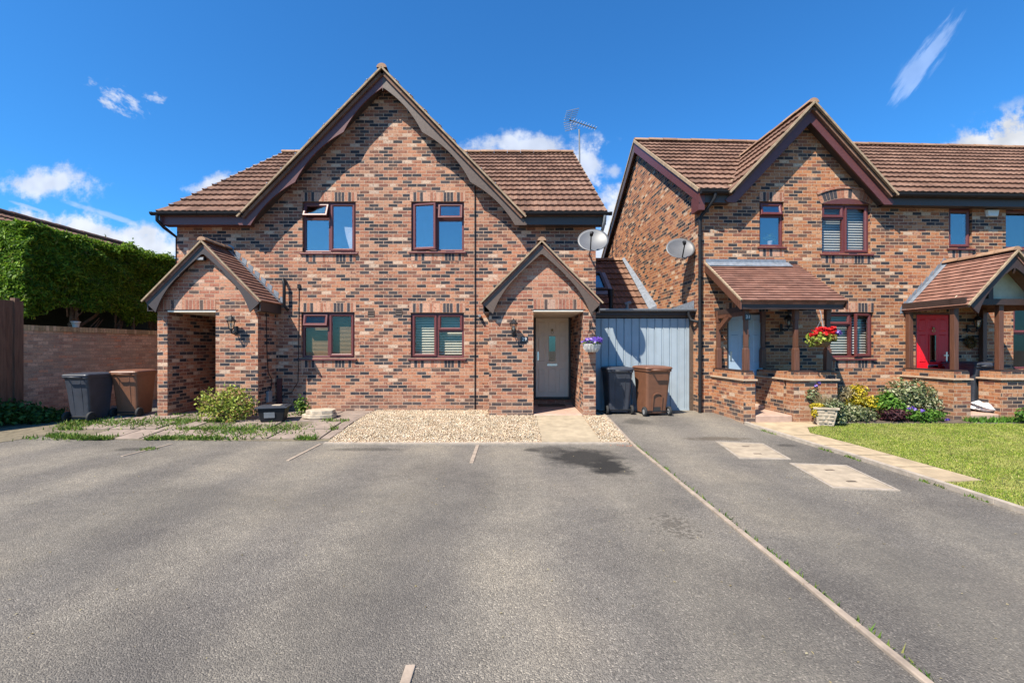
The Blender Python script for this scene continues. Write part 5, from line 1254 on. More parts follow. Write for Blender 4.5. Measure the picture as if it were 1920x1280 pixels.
# ------------------------------------------------------------------ wheelie bins
def bin_(mat, label, loc, rz, panel=False, tilt=0, sc=1.0):
    t = thing('wheelie_bin', label, 'wheelie bin', loc, rz, 'wheelie bins', local=True)
    # back (wheels, handle) faces local -y
    def ringpts(w, d, yo, z, r=.05, n=4):
        P_ = []
        for cx, cy, a0 in ((w / 2 - r, d / 2 - r, 0), (-w / 2 + r, d / 2 - r, PI / 2), (-w / 2 + r, -d / 2 + r, PI), (w / 2 - r, -d / 2 + r, 1.5 * PI)):
            for k in range(n): a = a0 + PI / 2 * k / (n - 1); P_.append(((cx + r * math.cos(a)) * sc, (cy + r * math.sin(a) + yo) * sc, z * sc))
        return P_
    lv = [(.45, .48, .02, .05), (.455, .49, .02, .10), (.50, .57, .01, .55), (.545, .655, .0, .93), (.575, .70, 0, .935), (.58, .705, 0, .985)]
    m = MB(); V = sum([ringpts(*a) for a in lv], []); n = 16
    m.add(V, [(i * n + k, i * n + (k + 1) % n, (i + 1) * n + (k + 1) % n, (i + 1) * n + k) for i in range(len(lv) - 1) for k in range(n)], None, False)
    m.add(ringpts(*lv[0]), [list(range(n))[::-1]])
    for s_ in (-1, 1):      # moulded ribs
        m.hexa([(s_ * .10 * sc - .012, -.232 * sc, .14 * sc), (s_ * .10 * sc + .012, -.232 * sc, .14 * sc), (s_ * .10 * sc + .012, -.21 * sc, .14 * sc), (s_ * .10 * sc - .012, -.21 * sc, .14 * sc)],
               [(s_ * .11 * sc - .012, -.332 * sc, .92 * sc), (s_ * .11 * sc + .012, -.332 * sc, .92 * sc), (s_ * .11 * sc + .012, -.30 * sc, .92 * sc), (s_ * .11 * sc - .012, -.30 * sc, .92 * sc)]) if not panel else None
    body = m.build('body', mat, t, bevel=.008)
    if panel:
        m = MB(); pts = [(-.10, .08), (.10, .08), (.10, .40)] + [(.10 * math.cos(a), .40 + .08 * math.sin(a)) for a in [PI * k / 10 for k in range(1, 10)]] + [(-.10, .40)]
        y = lambda z: -(.225 + (z - .10) * (.285 - .225) / .45) - .004
        for (xa, za), (xb, zb) in zip(pts, pts[1:] + pts[:1]): m.bar((xa, y(za), za), (xb, y(zb), zb), .022, .022, (0, 1, 0))
        m.build('moulded_panel', mat, body)
        m = MB(); m.box(-.085, .085, -.235, -.225, .085, .19); m.build('axle_recess', M['rubber'], body)
    m = MB(); V = []
    for (w_, d_, yo, z) in ((.60, .735, .0, .986), (.61, .745, 0, 1.005), (.58, .71, 0, 1.03), (.40, .50, .02, 1.05)): V += ringpts(w_, d_, yo, z, .06)
    m.add(V, [(i * n + k, i * n + (k + 1) % n, (i + 1) * n + (k + 1) % n, (i + 1) * n + k) for i in range(3) for k in range(n)], None, False); m.add(V[-n:], [list(range(n))]); m.add(V[:n], [list(range(n))[::-1]])
    m.build('lid', mat, t, bevel=.006)
    m = MB(); m.tube([(-.17 * sc, -.35 * sc, .96 * sc), (-.17 * sc, -.43 * sc, .975 * sc), (.17 * sc, -.43 * sc, .975 * sc), (.17 * sc, -.35 * sc, .96 * sc)], .016, 8); m.build('handle', mat, t)
    m = MB(); m.tube([(-.28 * sc, -.235 * sc, .10 * sc), (.28 * sc, -.235 * sc, .10 * sc)], .012, 8); m.build('axle', M['blackmetal'], t)
    for s_ in (-1, 1):
        m = MB(); x = s_ * .275 * sc; prof = [(.06, -.025), (.092, -.025), (.10, -.015), (.10, .015), (.092, .025), (.06, .025)]
        V = [(x + h, -.235 * sc + r * math.cos(2 * PI * k / 20), .10 * sc + r * math.sin(2 * PI * k / 20)) for r, h in prof for k in range(20)]
        m.add(V, [(i * 20 + k, i * 20 + (k + 1) % 20, (i + 1) * 20 + (k + 1) % 20, (i + 1) * 20 + k) for i in range(5) for k in range(20)], None, True)
        wh = m.build('wheel', M['rubber'], t)
        m = MB(); V = [(x + h, -.235 * sc + .062 * math.cos(2 * PI * k / 20), .10 * sc + .062 * math.sin(2 * PI * k / 20)) for h in (-.016, .016) for k in range(20)]
        m.add(V, [(k, (k + 1) % 20, 20 + (k + 1) % 20, 20 + k) for k in range(20)] + [list(range(20))[::-1], list(range(20, 40))]); m.build('hub', M['hub'] if sc == 1.0 and panel else M['rubber'], wh)
    return t
bin_(M['bin_grey'], 'dark grey wheelie bin against the side wall, left of a brown bin', (-8.46, 9.12, -.01), math.radians(-3), sc=.90)
bin_(M['bin_brown'], 'brown wheelie bin in shade between a dark bin and the left porch', (-7.98, 9.62, .005), math.radians(4), sc=.92)
bin_(M['bin_grey'], 'dark grey wheelie bin in front of the garage door near the hanging basket', (X(1157, 9.98), 10.0, .0), math.radians(1), sc=.97)
bin_(M['bin_brown'], 'brown wheelie bin with an arched moulded panel in front of the garage door', (X(1222, 9.78), 9.78, .0), math.radians(9), panel=True)
p = T3(TU(1823, -.3), -.35, TZ(1823, 742, -.35) + .0); 
bin_(M['bin_grey'], 'dark bin standing inside the gabled porch beside the red door', T3(TU(1818, -.40), -.40, .10), TH + .1, sc=.98)

# ------------------------------------------------------------------ hanging baskets
def basket_bowl(m, r, h, c): m.lathe([(.01, -h), (r * .55, -h * .95), (r * .85, -h * .55), (r, 0), (r * 1.04, .01), (r * .96, .0), (r * .8, -h * .5), (.01, -h * .85)], c, 24)
hb = (X(1110, 9.14), 9.17, Z(646, 9.14))
t = thing('hanging_basket', 'white hanging basket of purple flowers on a bracket beside the garage', 'hanging basket', hb, local=True)
m = MB(); basket_bowl(m, .175, .15, (0, 0, 0))
for k in range(16):
    a = 2 * PI * k / 16; m.tube([(.178 * math.cos(a), .178 * math.sin(a), .0), (.155 * math.cos(a), .155 * math.sin(a), -.085), (.10 * math.cos(a), .10 * math.sin(a), -.145)], .008, 5)
m.build('basket', M['whitebasket'], t)
m = MB()
for k in range(3): a = 2 * PI * k / 3 + .4; m.tube([(.17 * math.cos(a), .17 * math.sin(a), 0), (0, 0, .42)], .004, 4)
m.build('chains', M['blackmetal'], t)
m = MB(); m.tube([(-.0, .255, .28), (0, .255, .50)], .009, 6); m.tube([(0, .25, .46), (0, .05, .46), (0, -.01, .43), (0, .0, .41)], .008, 6); m.tube([(0, .25, .32), (0, .10, .40), (0, .08, .46)], .007, 6); m.build('bracket', M['blackmetal'], t)
leafcloud('leaves', M['weed'], t, [(0, 0, .03, .19, .19, .06, 260)], .045, .6)
leafcloud('flowers', M['purple_petal'], t, [(0, 0, .07, .20, .19, .07, 260), (.08, -.05, .10, .13, .12, .05, 120)], .045, .9)
hb = T3(TU(1530, PD - .05), PD - .20, TZ(1530, 636, PD - .15))
t = thing('hanging_basket', 'wicker hanging basket of red geraniums under the lean-to porch roof', 'hanging basket', hb, TH, local=True)
m = MB(); basket_bowl(m, .17, .15, (0, 0, 0)); m.build('basket', M['basket'], t)
m = MB()
for k in range(3): a = 2 * PI * k / 3 + .2; m.tube([(.16 * math.cos(a), .16 * math.sin(a), 0), (0, 0, .40)], .006, 4)
m.tube([(0, 0, .40), (0, .02, .50), (0, .05, .56)], .008, 5); m.build('chains', M['greypipe'], t)
leafcloud('leaves', M['shrub_lime'], t, [(0, 0, .04, .27, .24, .10, 520), (-.16, -.05, -.04, .15, .14, .10, 150)], .055, .7)
leafcloud('flowers', M['red_petal'], t, [(.05, -.05, .17, .07, .07, .05, 90), (-.06, -.06, .19, .07, .07, .05, 90), (.14, -.03, .14, .07, .07, .05, 90), (-.15, -.08, .11, .07, .06, .045, 90), (.10, -.14, .09, .06, .06, .05, 80), (-.04, -.16, .10, .06, .06, .045, 80), (.15, -.08, .20, .06, .06, .05, 80), (-.22, -.06, .08, .06, .06, .04, 60), (0, .1, .18, .12, .08, .05, 90)], .05, .9, .3, .9)
leafcloud('violet_flowers', M['purple_petal'], t, [(.27, -.06, .12, .055, .05, .04, 60)], .05, .9)

# ------------------------------------------------------------------ left boundary: wall, fence, hedge
WX = -9.85
t = thing('boundary_wall', 'old brick garden wall along the left side behind the bins', 'wall', (WX, 9.16, 0))
m = MB(); m.box(WX - .22, WX, 9.16, 15.0, -.2, 1.78); m.box(WX - .235, WX + .014, 9.12, 9.42, -.2, 1.779); m.build('brickwork', M['brick_old'], t)
m = MB(); m.box(WX - .225, WX + .022, 9.125, 15.0, 1.781, 1.893)
for i in range(len(m.f)): m.uv[i] = [(m.v[k].z - 1.781 + .006 + .85, m.v[k].y + m.v[k].x * .3 + 3.0) for k in m.f[i]]
m.build('coping', M['coping'], t)
t = thing('plant_pot', 'small empty white flower pot standing on the boundary wall', 'flower pot', (WX - .10, X(160, 1) and -WX * F / 802 - .1, 1.893))
py_ = t.location.y; m = MB(); m.lathe([(.055, 0), (.075, .11), (.088, .112), (.09, .135), (.078, .135), (.06, .03), (0, .028)], (WX - .10, py_, 1.893), 18); m.build('pot', M['white'], t)
t = thing('wooden_fence', 'dark brown wooden board fence at the far left edge', 'fence', (WX + .02, 8.6, 0))
for k in range(10):
    m = MB(); y0 = 7.55 + k * .158; m.box(WX + .0 + (k % 2) * .022, WX + .022 + (k % 2) * .022, y0, y0 + .165, -.12, 2.36 + random.uniform(-.008, .008)); m.build('board', M['fence'], t)
m = MB(); m.box(WX - .10, WX - .002, 9.02, 9.11, -.15, 2.42); m.build('fence_post', M['fence'], t)
m = MB(); m.box(WX - .05, WX - .001, 7.5, 9.02, .3, .38); m.box(WX - .05, WX - .001, 7.5, 9.02, 1.9, 1.98); m.build('rail', M['fence'], t)

t = thing('conifer_hedge', 'tall clipped green conifer hedge above the old brick wall', 'hedge', (-11.0, 12, 0))
HXa, HXb, HYa, HYb, HZa, HZb = -12.6, -9.90, 9.30, 15.6, 2.28, 4.03
def hedge_face(n, fn, nrm): 
    q = RNG.random((n, 2)); c = fn(q); return c, np.tile(np.array(nrm, float), (n, 1))
C_, D_ = [], []
def bulge(y, z): return .10 * np.sin(y * 2.1 + z * 1.3) + .07 * np.sin(y * 4.7 + 1) * np.cos(z * 5) + .05 * np.sin(z * 9 + y * 3)
def lowz(y): return HZa + .13 * np.sin(y * 1.9) + .08 * np.sin(y * 5.1)
n = 62000; q = RNG.random((n, 2)); y = HYa + q[:, 0] * (HYb - HYa); lz = lowz(y) - .10 * (RNG.random(n) ** 3); z = lz + q[:, 1] * (HZb - lz)
C_.append(np.column_stack([HXb + bulge(y, z) - RNG.random(n) ** 1.5 * .28 - np.clip((z - 3.55), 0, 1) * .35, y, z])); D_.append(np.tile([1., 0, .25], (n, 1)))
n = 24000; q = RNG.random((n, 2)); x = HXa + q[:, 0] * (HXb - HXa); z = 2.30 + q[:, 1] * (HZb - 2.30)
C_.append(np.column_stack([x, HYa - bulge(x, z) * .7 + RNG.random(n) ** 1.5 * .28 + np.clip((z - 3.55), 0, 1) * .3, z])); D_.append(np.tile([.2, -1., .3], (n, 1)))
n = 24000; q = RNG.random((n, 2)); x = HXa + q[:, 0] * (HXb - HXa); y = HYa + q[:, 1] * (HYb - HYa)
C_.append(np.column_stack([x, y, HZb + bulge(x, y) * .75 + .12 * np.maximum(0, RNG.normal(size=n) - 1.6) - RNG.random(n) ** 1.5 * .2])); D_.append(np.tile([.1, -.1, 1.], (n, 1)))
C_ = np.concatenate(C_); D_ = np.concatenate(D_)
Vv = leafquads(C_, D_, .105, .26, .1); npmesh('foliage', Vv, np.arange(len(Vv)).reshape(-1, 4), M['hedge'], t)
m = MB(); m.box(HXa, HXb - .28, HYa + .28, HYb, HZa + .20, HZb - .2); m.box(HXa - .3, HXa + .6, HYa + .2, HYb + .3, 0, HZa + .3); m.build('hedge_core', M['hedge_core'], t)  # added dark boxes: block light inside the hedge, give darkness behind the trunks
for (yy, r, ln) in ((10.55, .045, .1), (10.95, .06, -.15), (11.7, .05, .25), (12.25, .04, -.1), (12.9, .065, .2), (13.7, .07, .45), (14.4, .05, -.2)):
    xx = -10.35 + random.uniform(-.15, .15)
    m = MB(); m.tube([(xx, yy, 0), (xx + .03, yy + ln * .3, 1.5), (xx + .1, yy + ln, 2.0), (xx + .05, yy + ln * 1.8, 2.6)], [r * 1.25, r * 1.1, r, r * .7], 8)
    for k in range(5):
        z0 = random.uniform(1.5, 2.2); a = random.uniform(-1, 1); m.tube([(xx + .05, yy + ln * .6, z0), (xx + .22, yy + ln * .6 + a * .3, z0 + .28), (xx + .34, yy + ln * .6 + a * .5, z0 + .6)], [r * .4, r * .28, .01], 5)
    m.build('trunk', M['bark'], t)

# neighbour's roof behind the hedge
t = thing('neighbour_house', 'neighbouring house whose brown tiled roof shows just above the hedge', 'house', (-16, 14, 0))
rx, rz_, ex, ez_ = -15.3, 5.46, -12.9, 4.15
m = MB(); vl = math.hypot(rx - ex, rz_ - ez_); tiles(m, (ex, 0, ez_), (0, 1, 0), (rx - ex, 0, rz_ - ez_), (rz_ - ez_, 0, ex - rx), vl, lambda q: (8, 18.4), .44, .15, .020, .046)
deck(m, [(rx, 8, rz_), (rx, 18.4, rz_), (ex, 18.4, ez_), (ex, 8, ez_)], Vector((.04, 0, .08))); deck(m, [(rx, 8, rz_), (rx, 18.4, rz_), (-17.7, 18.4, ez_), (-17.7, 8, ez_)], Vector((-.04, 0, .08)))
nr = m.build('roof', M['tile'], t)
m = MB(); ridge(m, (rx, 8, rz_ + .02), (rx, 18.4, rz_ + .02), .12); m.build('ridge_tiles', M['tile'], nr)
m = MB(); m.box(-17.4, -13.2, 8.2, 18.2, -.2, 4.2); m.prism([(-17.4, 18.19, 4.2), (-13.2, 18.19, 4.2), (rx, 18.19, rz_ - .12)], (0, -.02, 0)); m.build('wall', M['brick_old'], t)

# far tree glimpsed between the houses
tx, ty = X(1130, 26), 26
t = thing('far_tree', 'distant dark leaved tree top glimpsed between the brick house and the terrace', 'tree', (tx, ty, 0))
m = MB(); m.tube([(tx, ty, -.2), (tx + .1, ty, 3), (tx, ty + .1, 5.6)], [.2, .14, .05], 8)
for a in range(6): m.tube([(tx + .05, ty, 3.8 + a * .25), (tx + .7 * math.cos(a * 1.1), ty + .7 * math.sin(a * 1.1), 4.9 + a * .2)], [.05, .015], 5)
m.build('trunk', M['bark'], t)
leafcloud('crown', M['tree_leaf'], t, [(tx, ty, 5.3, .95, .95, 1.0, 900), (tx + .35, ty, 5.9, .6, .6, .55, 260), (tx - .5, ty, 5.6, .5, .5, .5, 200)], .16, .6, .2, .9)

# ------------------------------------------------------------------ small things on the left
sx_, sy_ = X(425, 8.95), 9.0
t = thing('shrub', 'bushy lime green shrub at the foot of the left porch', 'shrub', (sx_, sy_, 0))
leafcloud('foliage', M['shrub_lime'], t, [(sx_, sy_, .24, .50, .32, .28, 1300), (sx_ - .30, sy_ + .02, .24, .32, .26, .26, 520), (sx_ + .28, sy_ - .05, .28, .32, .26, .28, 600), (sx_ - .1, sy_, .46, .44, .28, .20, 420), (sx_ + .22, sy_, .52, .20, .16, .16, 130), (sx_ - .42, sy_, .42, .20, .16, .16, 120), (sx_ + .05, sy_, .62, .16, .14, .12, 70)], .058, .55, .3, .95)
m = MB()
for k in range(46):
    a = random.uniform(0, 2 * PI); r = random.uniform(.25, .62); h = random.uniform(.40, .66); m.tube([(sx_, sy_, 0), (sx_ + r * .5 * math.cos(a), sy_ + r * .35 * math.sin(a), h * .7), (sx_ + r * math.cos(a), sy_ + r * .6 * math.sin(a), h)], [.006, .004, .002], 4)
m.build('stems', M['bark'], t)
bx_, by_ = X(512, 8.95), 8.98
t = thing('recycling_box', 'black plastic recycling box with a flat grey lid beside the lime shrub', 'recycling box', (bx_, by_, gl(0, by_) + .02), math.radians(14), local=True)
m = MB(); m.hexa([(-.20, -.16, 0), (.20, -.16, 0), (.20, .16, 0), (-.20, .16, 0)], [(-.25, -.20, .26), (.25, -.20, .26), (.25, .20, .26), (-.25, .20, .26)]); m.build('body', M['black'], t, bevel=.015)
m = MB(); m.box(-.285, .285, -.225, .225, .262, .29); m.box(-.24, .24, -.18, .18, .2901, .302); m.build('lid', M['bin_grey'], t, bevel=.01)
m = MB(); m.hexa([(-.13, -.183, .08), (.06, -.183, .08), (.06, -.180, .08), (-.13, -.180, .08)], [(-.13, -.204, .19), (.06, -.204, .19), (.06, -.200, .19), (-.13, -.200, .19)]); m.build('worn_label', M['greypipe'], t)
m = MB(); m.hexa([(-.02, -.09, .303), (.15, -.11, .303), (.17, .02, .303), (.0, .03, .303)], [(-.02, -.09, .318), (.14, -.10, .318), (.16, .01, .318), (.01, .02, .318)]); m.build('stone_scrap', M['stone'], t, bevel=.006)
xs, ys = X(596, 9.1), 9.25
t = thing('stone_slabs', 'two rough sandstone slabs piled by the wall, right of the recycling box', 'stone slabs', (xs, ys, gl(0, ys) + .02), math.radians(5), local=True)
for (z0, w_, d_, h_, rot) in ((0, .56, .42, .085, 0), (.086, .50, .38, .075, .12)):
    m = MB(); m.xf = Matrix.Rotation(rot, 4, 'Z'); P_ = [(math.cos(a) * w_ / 2 * random.uniform(.9, 1.05) * (1.25 if k % 3 else 1.1), math.sin(a) * d_ / 2 * random.uniform(.92, 1.08) * 1.2, z0) for k, a in enumerate([2 * PI * i / 9 for i in range(9)])]
    m.prism([Vector(p) for p in P_], (0, 0, h_)); m.build('slab', M['stone'], t, bevel=.012)
def weedclump(x, y, r, h, n, label, mat='weed', name='weed_clump', size=.05):
    t = thing(name, label, 'weeds', (x, y, gl(x, y)), 0, 'weeds growing through the paving')
    leafcloud('leaves', M[mat], t, [(x, y, gl(x, y) + h * .5, r, r * .7, h * .6, n)], size, .5, .3, .8)
weedclump(X(565, 9.5), 9.55, .16, .40, 260, 'upright leafy weed against the wall between the recycling box and the stone slabs', size=.07)
weedclump(X(35, 9.0), 8.75, .62, .42, 1300, 'big dark leafy weed patch at the foot of the wooden fence', 'ivy', size=.09)
weedclump(X(90, 9.0), 8.95, .45, .26, 700, 'low ivy like weeds at the end of the old brick wall', 'ivy', size=.08)
# weeds spread along the paving joints: uncountable
pts = []
for k in range(9000):
    r = random.random()
    if r < .34:   # bed joints
        row = random.choice([0, 1, 1, 2, 2, 3]); y = 7.70 + row * .62 + random.gauss(0, .05); x = random.uniform(-8.3, -3.2)
        if math.sin(x * 2.3 + row * 1.7) + .5 * math.sin(x * 5.1) < (.1 if x < -4.6 else .75): continue
    elif r < .72: # front edge of the paving
        x = random.uniform(-8.9, -3.3); y = (7.63 if x > -7.2 else 7.63 + (-7.2 - x) * .25) + abs(random.gauss(0, .085))
        if x < -8: y = 7.85 - (-8 - x) * .9 + abs(random.gauss(0, .12))
        if math.sin(x * 3.1) + .6 * math.sin(x * 7.3 + 1) < (-.35 if x < -4.7 else .65): continue
    elif r < .86:
        x = random.gauss(X(470, 8.3), .55); y = random.gauss(8.25, .22)
    else:
        x = random.uniform(-8.6, -6.2); y = random.gauss(8.75, .18)
    if y < 7.5 or x > -3.1: continue
    pts.append((x, y, gl(x, y) + .012))
o = blades('weeds', M['weed'], np.array(pts), .058, .028, 1.4)
tag(o, 'grass and weeds sprouting between the old paving slabs', 'weeds', kind='stuff')
pts = []
for k in range(900):
    i = random.random(); y = random.uniform(4.5, 8.4); pts.append((np.interp(y, [1.5, 4.6, 6.6, 7.4, 8.0, 8.5], [4.8, 4.9, 4.89, 4.82, 4.68, 4.53]) + random.gauss(-.035, .02), y, gz(4.5, y) + .0)) if math.sin(y * 4) + math.sin(y * 11) > .5 else None
for k in range(260): pts.append((1.99 + abs(random.gauss(0, .012)), random.uniform(2, 7.5), -.139))
for k in range(120): pts.append((-5.64 + random.gauss(0, .05), 7.05 + random.gauss(0, .05), -.139))
o = blades('moss_tufts', M['weed'], np.array(pts), .035, .014, 1.2)
tag(o, 'moss and tiny weeds along the kerb edges', 'moss', kind='stuff')

# doormat, manhole covers
t = thing('doormat', 'small dark coir doormat on the step below the cream door', 'doormat', (X(1034, 10.8), 10.75, .057))
m = MB(); m.box(X(1009, 10.75), X(1060, 10.75), 10.6, 10.95, .0565, .075); m.build('mat', M['coir'], t, bevel=.004)
def manhole(pts, lab, cx, cy):
    t = thing('manhole_cover', lab, 'manhole cover', (cx, cy, -.14), 0, 'concrete filled manhole covers')
    P_ = [Vector((x, y, gz(x, y) + .003)) for x, y in pts]; c = sum(P_, Vector()) / 4
    m = MB(); inn = [c + (p - c) * .915 for p in P_]; up = Vector((0, 0, .010))
    m.hexa([c + (p - c) * .895 - up for p in P_], [c + (p - c) * .895 + up * .9 for p in P_]); m.build('infill', M['cover'], t)
    m = MB()
    for i in range(4):
        j = (i + 1) % 4; m.hexa([P_[i] - up, P_[j] - up, inn[j] - up, inn[i] - up], [P_[i] + up, P_[j] + up, inn[j] + up, inn[i] + up])
    m.build('frame', M['kerb'], t)
    m = MB()
    for f in (.28, .74):
        a = P_[0].lerp(P_[1], .5); b = P_[3].lerp(P_[2], .5); q = a.lerp(b, f) + up * .91; m.box(q.x - .055, q.x + .055, q.y - .022, q.y + .022, q.z - .004, q.z + .003)
    m.build('lifting_key', M['soil'], t)
def gp(px, py, z=-.136): y = (EYE - z) * F / (py - 650); return (X(px, y), y)
manhole([gp(1342, 829), gp(1431, 832), gp(1483, 861), gp(1386, 859.5)], 'pale rectangular manhole cover in the drive nearer the garage', *gp(1412, 845))
manhole([gp(1480, 868.5), gp(1587.5, 872.6), gp(1688, 920), gp(1561, 915)], 'larger pale rectangular manhole cover in the drive nearer the viewer', *gp(1580, 893))

# ------------------------------------------------------------------ flower bed, planter
def shrub(name, lab, c, mat, blobs, size, asp=.55, cat='shrub', extra=None, up=.3, shell=.8):
    t = thing(name, lab, cat, c)
    leafcloud('foliage', M[mat], t, [(c[0] + b[0], c[1] + b[1], c[2] + b[2], *b[3:]) for b in blobs], size, asp, up, shell)
    m = MB()
    for k in range(7): a = k * .9; m.tube([(c[0], c[1], c[2]), (c[0] + .12 * math.cos(a), c[1] + .1 * math.sin(a), c[2] + .2)], [.012, .006], 4)
    m.build('stems', M['bark'], t)
    if extra:
        for (nm, mt, bl, sz) in extra: leafcloud(nm, M[mt], t, [(c[0] + b[0], c[1] + b[1], c[2] + b[2], *b[3:]) for b in bl], sz, .9, .3, .8)
    return t
def gpt(px, y): return (X(px, y), y, 0.0)
shrub('yellow_shrub', 'golden yellow leaved shrub in the flower bed against the wall', gpt(1612, 9.3), 'yellow_leaf', [(-.02, .05, .55, .20, .18, .13, 420), (.08, .0, .34, .34, .25, .15, 700), (-.14, -.05, .36, .2, .2, .16, 320), (.2, -.1, .25, .2, .18, .1, 300)], .06, .55)
shrub('variegated_shrub', 'large rounded cream and green variegated shrub below the gabled porch wall', gpt(1705, 9.45), 'varieg', [(0, 0, .46, .52, .38, .34, 2300), (-.3, -.05, .36, .25, .25, .22, 500), (.28, -.1, .30, .25, .25, .24, 500)], .06, .55)
shrub('leafy_plant', 'bright green leafy perennial between the yellow and variegated shrubs', gpt(1662, 9.15), 'green_leaf', [(0, 0, .24, .32, .25, .24, 1000), (.1, .1, .40, .16, .15, .14, 250)], .10, .3, up=.6)
shrub('purple_plant', 'low dark purple leaved plant at the lawn edge', gpt(1676, 8.95), 'purple_leaf', [(0, 0, .12, .30, .17, .12, 800)], .055, .7)
shrub('geranium_patch', 'low green cranesbill with violet flowers at the lawn edge', gpt(1733, 8.92), 'green_leaf', [(0, 0, .10, .42, .18, .12, 1300), (-.3, .05, .14, .2, .15, .12, 300)], .045, .7, extra=[('flowers', 'purple_petal', [(-.38, -.10, .26, .03, .03, .02, 22), (-.27, -.10, .24, .035, .03, .02, 22), (-.14, -.12, .22, .03, .03, .02, 22), (.26, -.2, .06, .035, .03, .02, 22), (-.3, -.08, .28, .02, .03, .02, 14)], .04)])
shrub('pale_shrub', 'pale green variegated ground plant right of the stone planter', gpt(1597, 8.98), 'varieg', [(0, 0, .14, .38, .22, .17, 1300), (.28, .05, .12, .25, .2, .13, 500)], .05, .6)
shrub('dry_tuft', 'tuft of dry straw coloured grass behind the stone planter', gpt(1580, 9.15), 'dry_grass', [(-.12, 0, .46, .2, .15, .16, 260), (.12, .1, .52, .2, .15, .14, 220)], .10, .16, up=-.4)
pcx, pcy = X(1548, 8.62), 8.66
t = thing('stone_planter', 'square rough stone planter at the corner of the slab path', 'planter', (pcx, pcy, gl(0, pcy) + .02), math.radians(-24), local=True)
m = MB(); lv = [(.13, 0), (.135, .05), (.165, .20), (.18, .30), (.205, .305), (.21, .345), (.175, .345), (.17, .30)]
V = []
for i, (r, z) in enumerate(lv):
    for k in range(24):
        s_ = k % 6 / 6; side = k // 6; q = [(-1 + 2 * s_, -1), (1, -1 + 2 * s_), (1 - 2 * s_, 1), (-1, 1 - 2 * s_)][side]; j = random.uniform(-.008, .008) if 0 < i < 4 else 0
        V.append((q[0] * (r + j), q[1] * (r + j), z))
m.add(V, [(i * 24 + k, i * 24 + (k + 1) % 24, (i + 1) * 24 + (k + 1) % 24, (i + 1) * 24 + k) for i in range(len(lv) - 1) for k in range(24)]); m.add(V[:24], [list(range(24))[::-1]])
for s_ in range(4):
    mat_ = Matrix.Rotation(s_ * PI / 2, 4, 'Z'); m.xf = mat_
    for (z0, n_) in ((.035, 3), (.105, 2), (.175, 3), (.24, 2)):
        r = .135 + (z0 - .02) * .16; w_ = 2 * (r - .02) / n_
        for k in range(n_):
            xa = -r + .025 + k * w_ + random.uniform(-.012, .012); xb = min(xa + w_ - .018, r - .02)
            m.hexa([(xa, -r + .01, z0), (xb, -r + .01, z0 + random.uniform(-.01, .01)), (xb, -r - .012, z0 + .006), (xa + .01, -r - .012, z0 + .006)], [(xa, -r + .005, z0 + .055), (xb, -r + .005, z0 + .055), (xb - .008, -r - .018, z0 + .048), (xa + .01, -r - .018, z0 + random.uniform(.042, .054))])
m.xf = None; m.build('planter_box', M['stone'], t, bevel=.004)
m = MB(); m.box(-.16, .16, -.16, .16, .29, .315); m.build('soil', M['soil'], t)
def lift(c): return c
pl0 = (pcx, pcy, gl(0, pcy) + .34)
t = thing('trailing_plant', 'pale variegated plant spilling over the right side of the stone planter', 'plant', pl0)
leafcloud('foliage', M['varieg'], t, [(pcx + .14, pcy - .02, pl0[2] + .02, .22, .2, .16, 1000), (pcx + .24, pcy - .06, pl0[2] - .15, .14, .14, .16, 500)], .05, .65, .3, .8)
t = thing('yellow_flowers', 'small bright yellow bedding plant on the left of the stone planter', 'flowers', (pcx - .14, pcy - .05, pl0[2]))
leafcloud('flowers', M['yellow_leaf'], t, [(pcx - .15, pcy - .03, pl0[2] + .03, .12, .12, .06, 420), (pcx - .22, pcy - .06, pl0[2] - .08, .05, .06, .10, 140)], .035, .8)
t = thing('leafy_flowers', 'tall pale leaved plant with violet flowers behind the stone planter', 'plant', (pcx - .08, pcy + .25, 0))
leafcloud('foliage', M['varieg'], t, [(pcx - .12, pcy + .25, .52, .17, .14, .18, 520), (pcx - .05, pcy + .24, .3, .14, .12, .2, 300)], .065, .55, .3, .8)
leafcloud('flowers', M['purple_petal'], t, [(pcx + .03, pcy + .22, .76, .04, .04, .05, 50), (pcx - .03, pcy + .22, .70, .05, .04, .03, 40)], .045, .8)
m = MB(); m.tube([(pcx - .08, pcy + .25, 0), (pcx - .08, pcy + .25, .5)], .012, 5); m.build('stems', M['bark'], t)
t = thing('ornamental_grass', 'fine straw coloured grass tuft rising out of the stone planter', 'grass', (pcx + .02, pcy + .05, pl0[2]))
q = np.column_stack([pcx + .03 + RNG.normal(size=420) * .05, pcy + .05 + RNG.normal(size=420) * .05, np.full(420, pl0[2] - .02)]); blades('blades', M['dry_grass'], q, .24, .008, .9, t)
shrub('red_flowers', 'red flowering plant at the right edge of the photo by the porch', T3(TU(1922, RD - .35), RD - .40, .0), 'green_leaf', [(0, 0, .16, .2, .16, .14, 400)], .06, .6, extra=[('flowers', 'red_petal', [(-.05, -.08, .36, .06, .05, .05, 70), (.08, -.05, .30, .06, .05, .05, 60)], .05)])
wl = []
for k in range(700):
    u_ = random.uniform(rx1 - .3, rr0 + .6); wl.append(T3(u_, RD - .12 - abs(random.gauss(0, .06)), .005))
o = blades('edge_weeds', M['green_leaf'], np.array([[p.x, p.y, gl(0, p.y) + .01] for p in wl]), .09, .03, .9)
tag(o, 'green weeds along the foot of the gabled porch walls', 'weeds', kind='stuff')

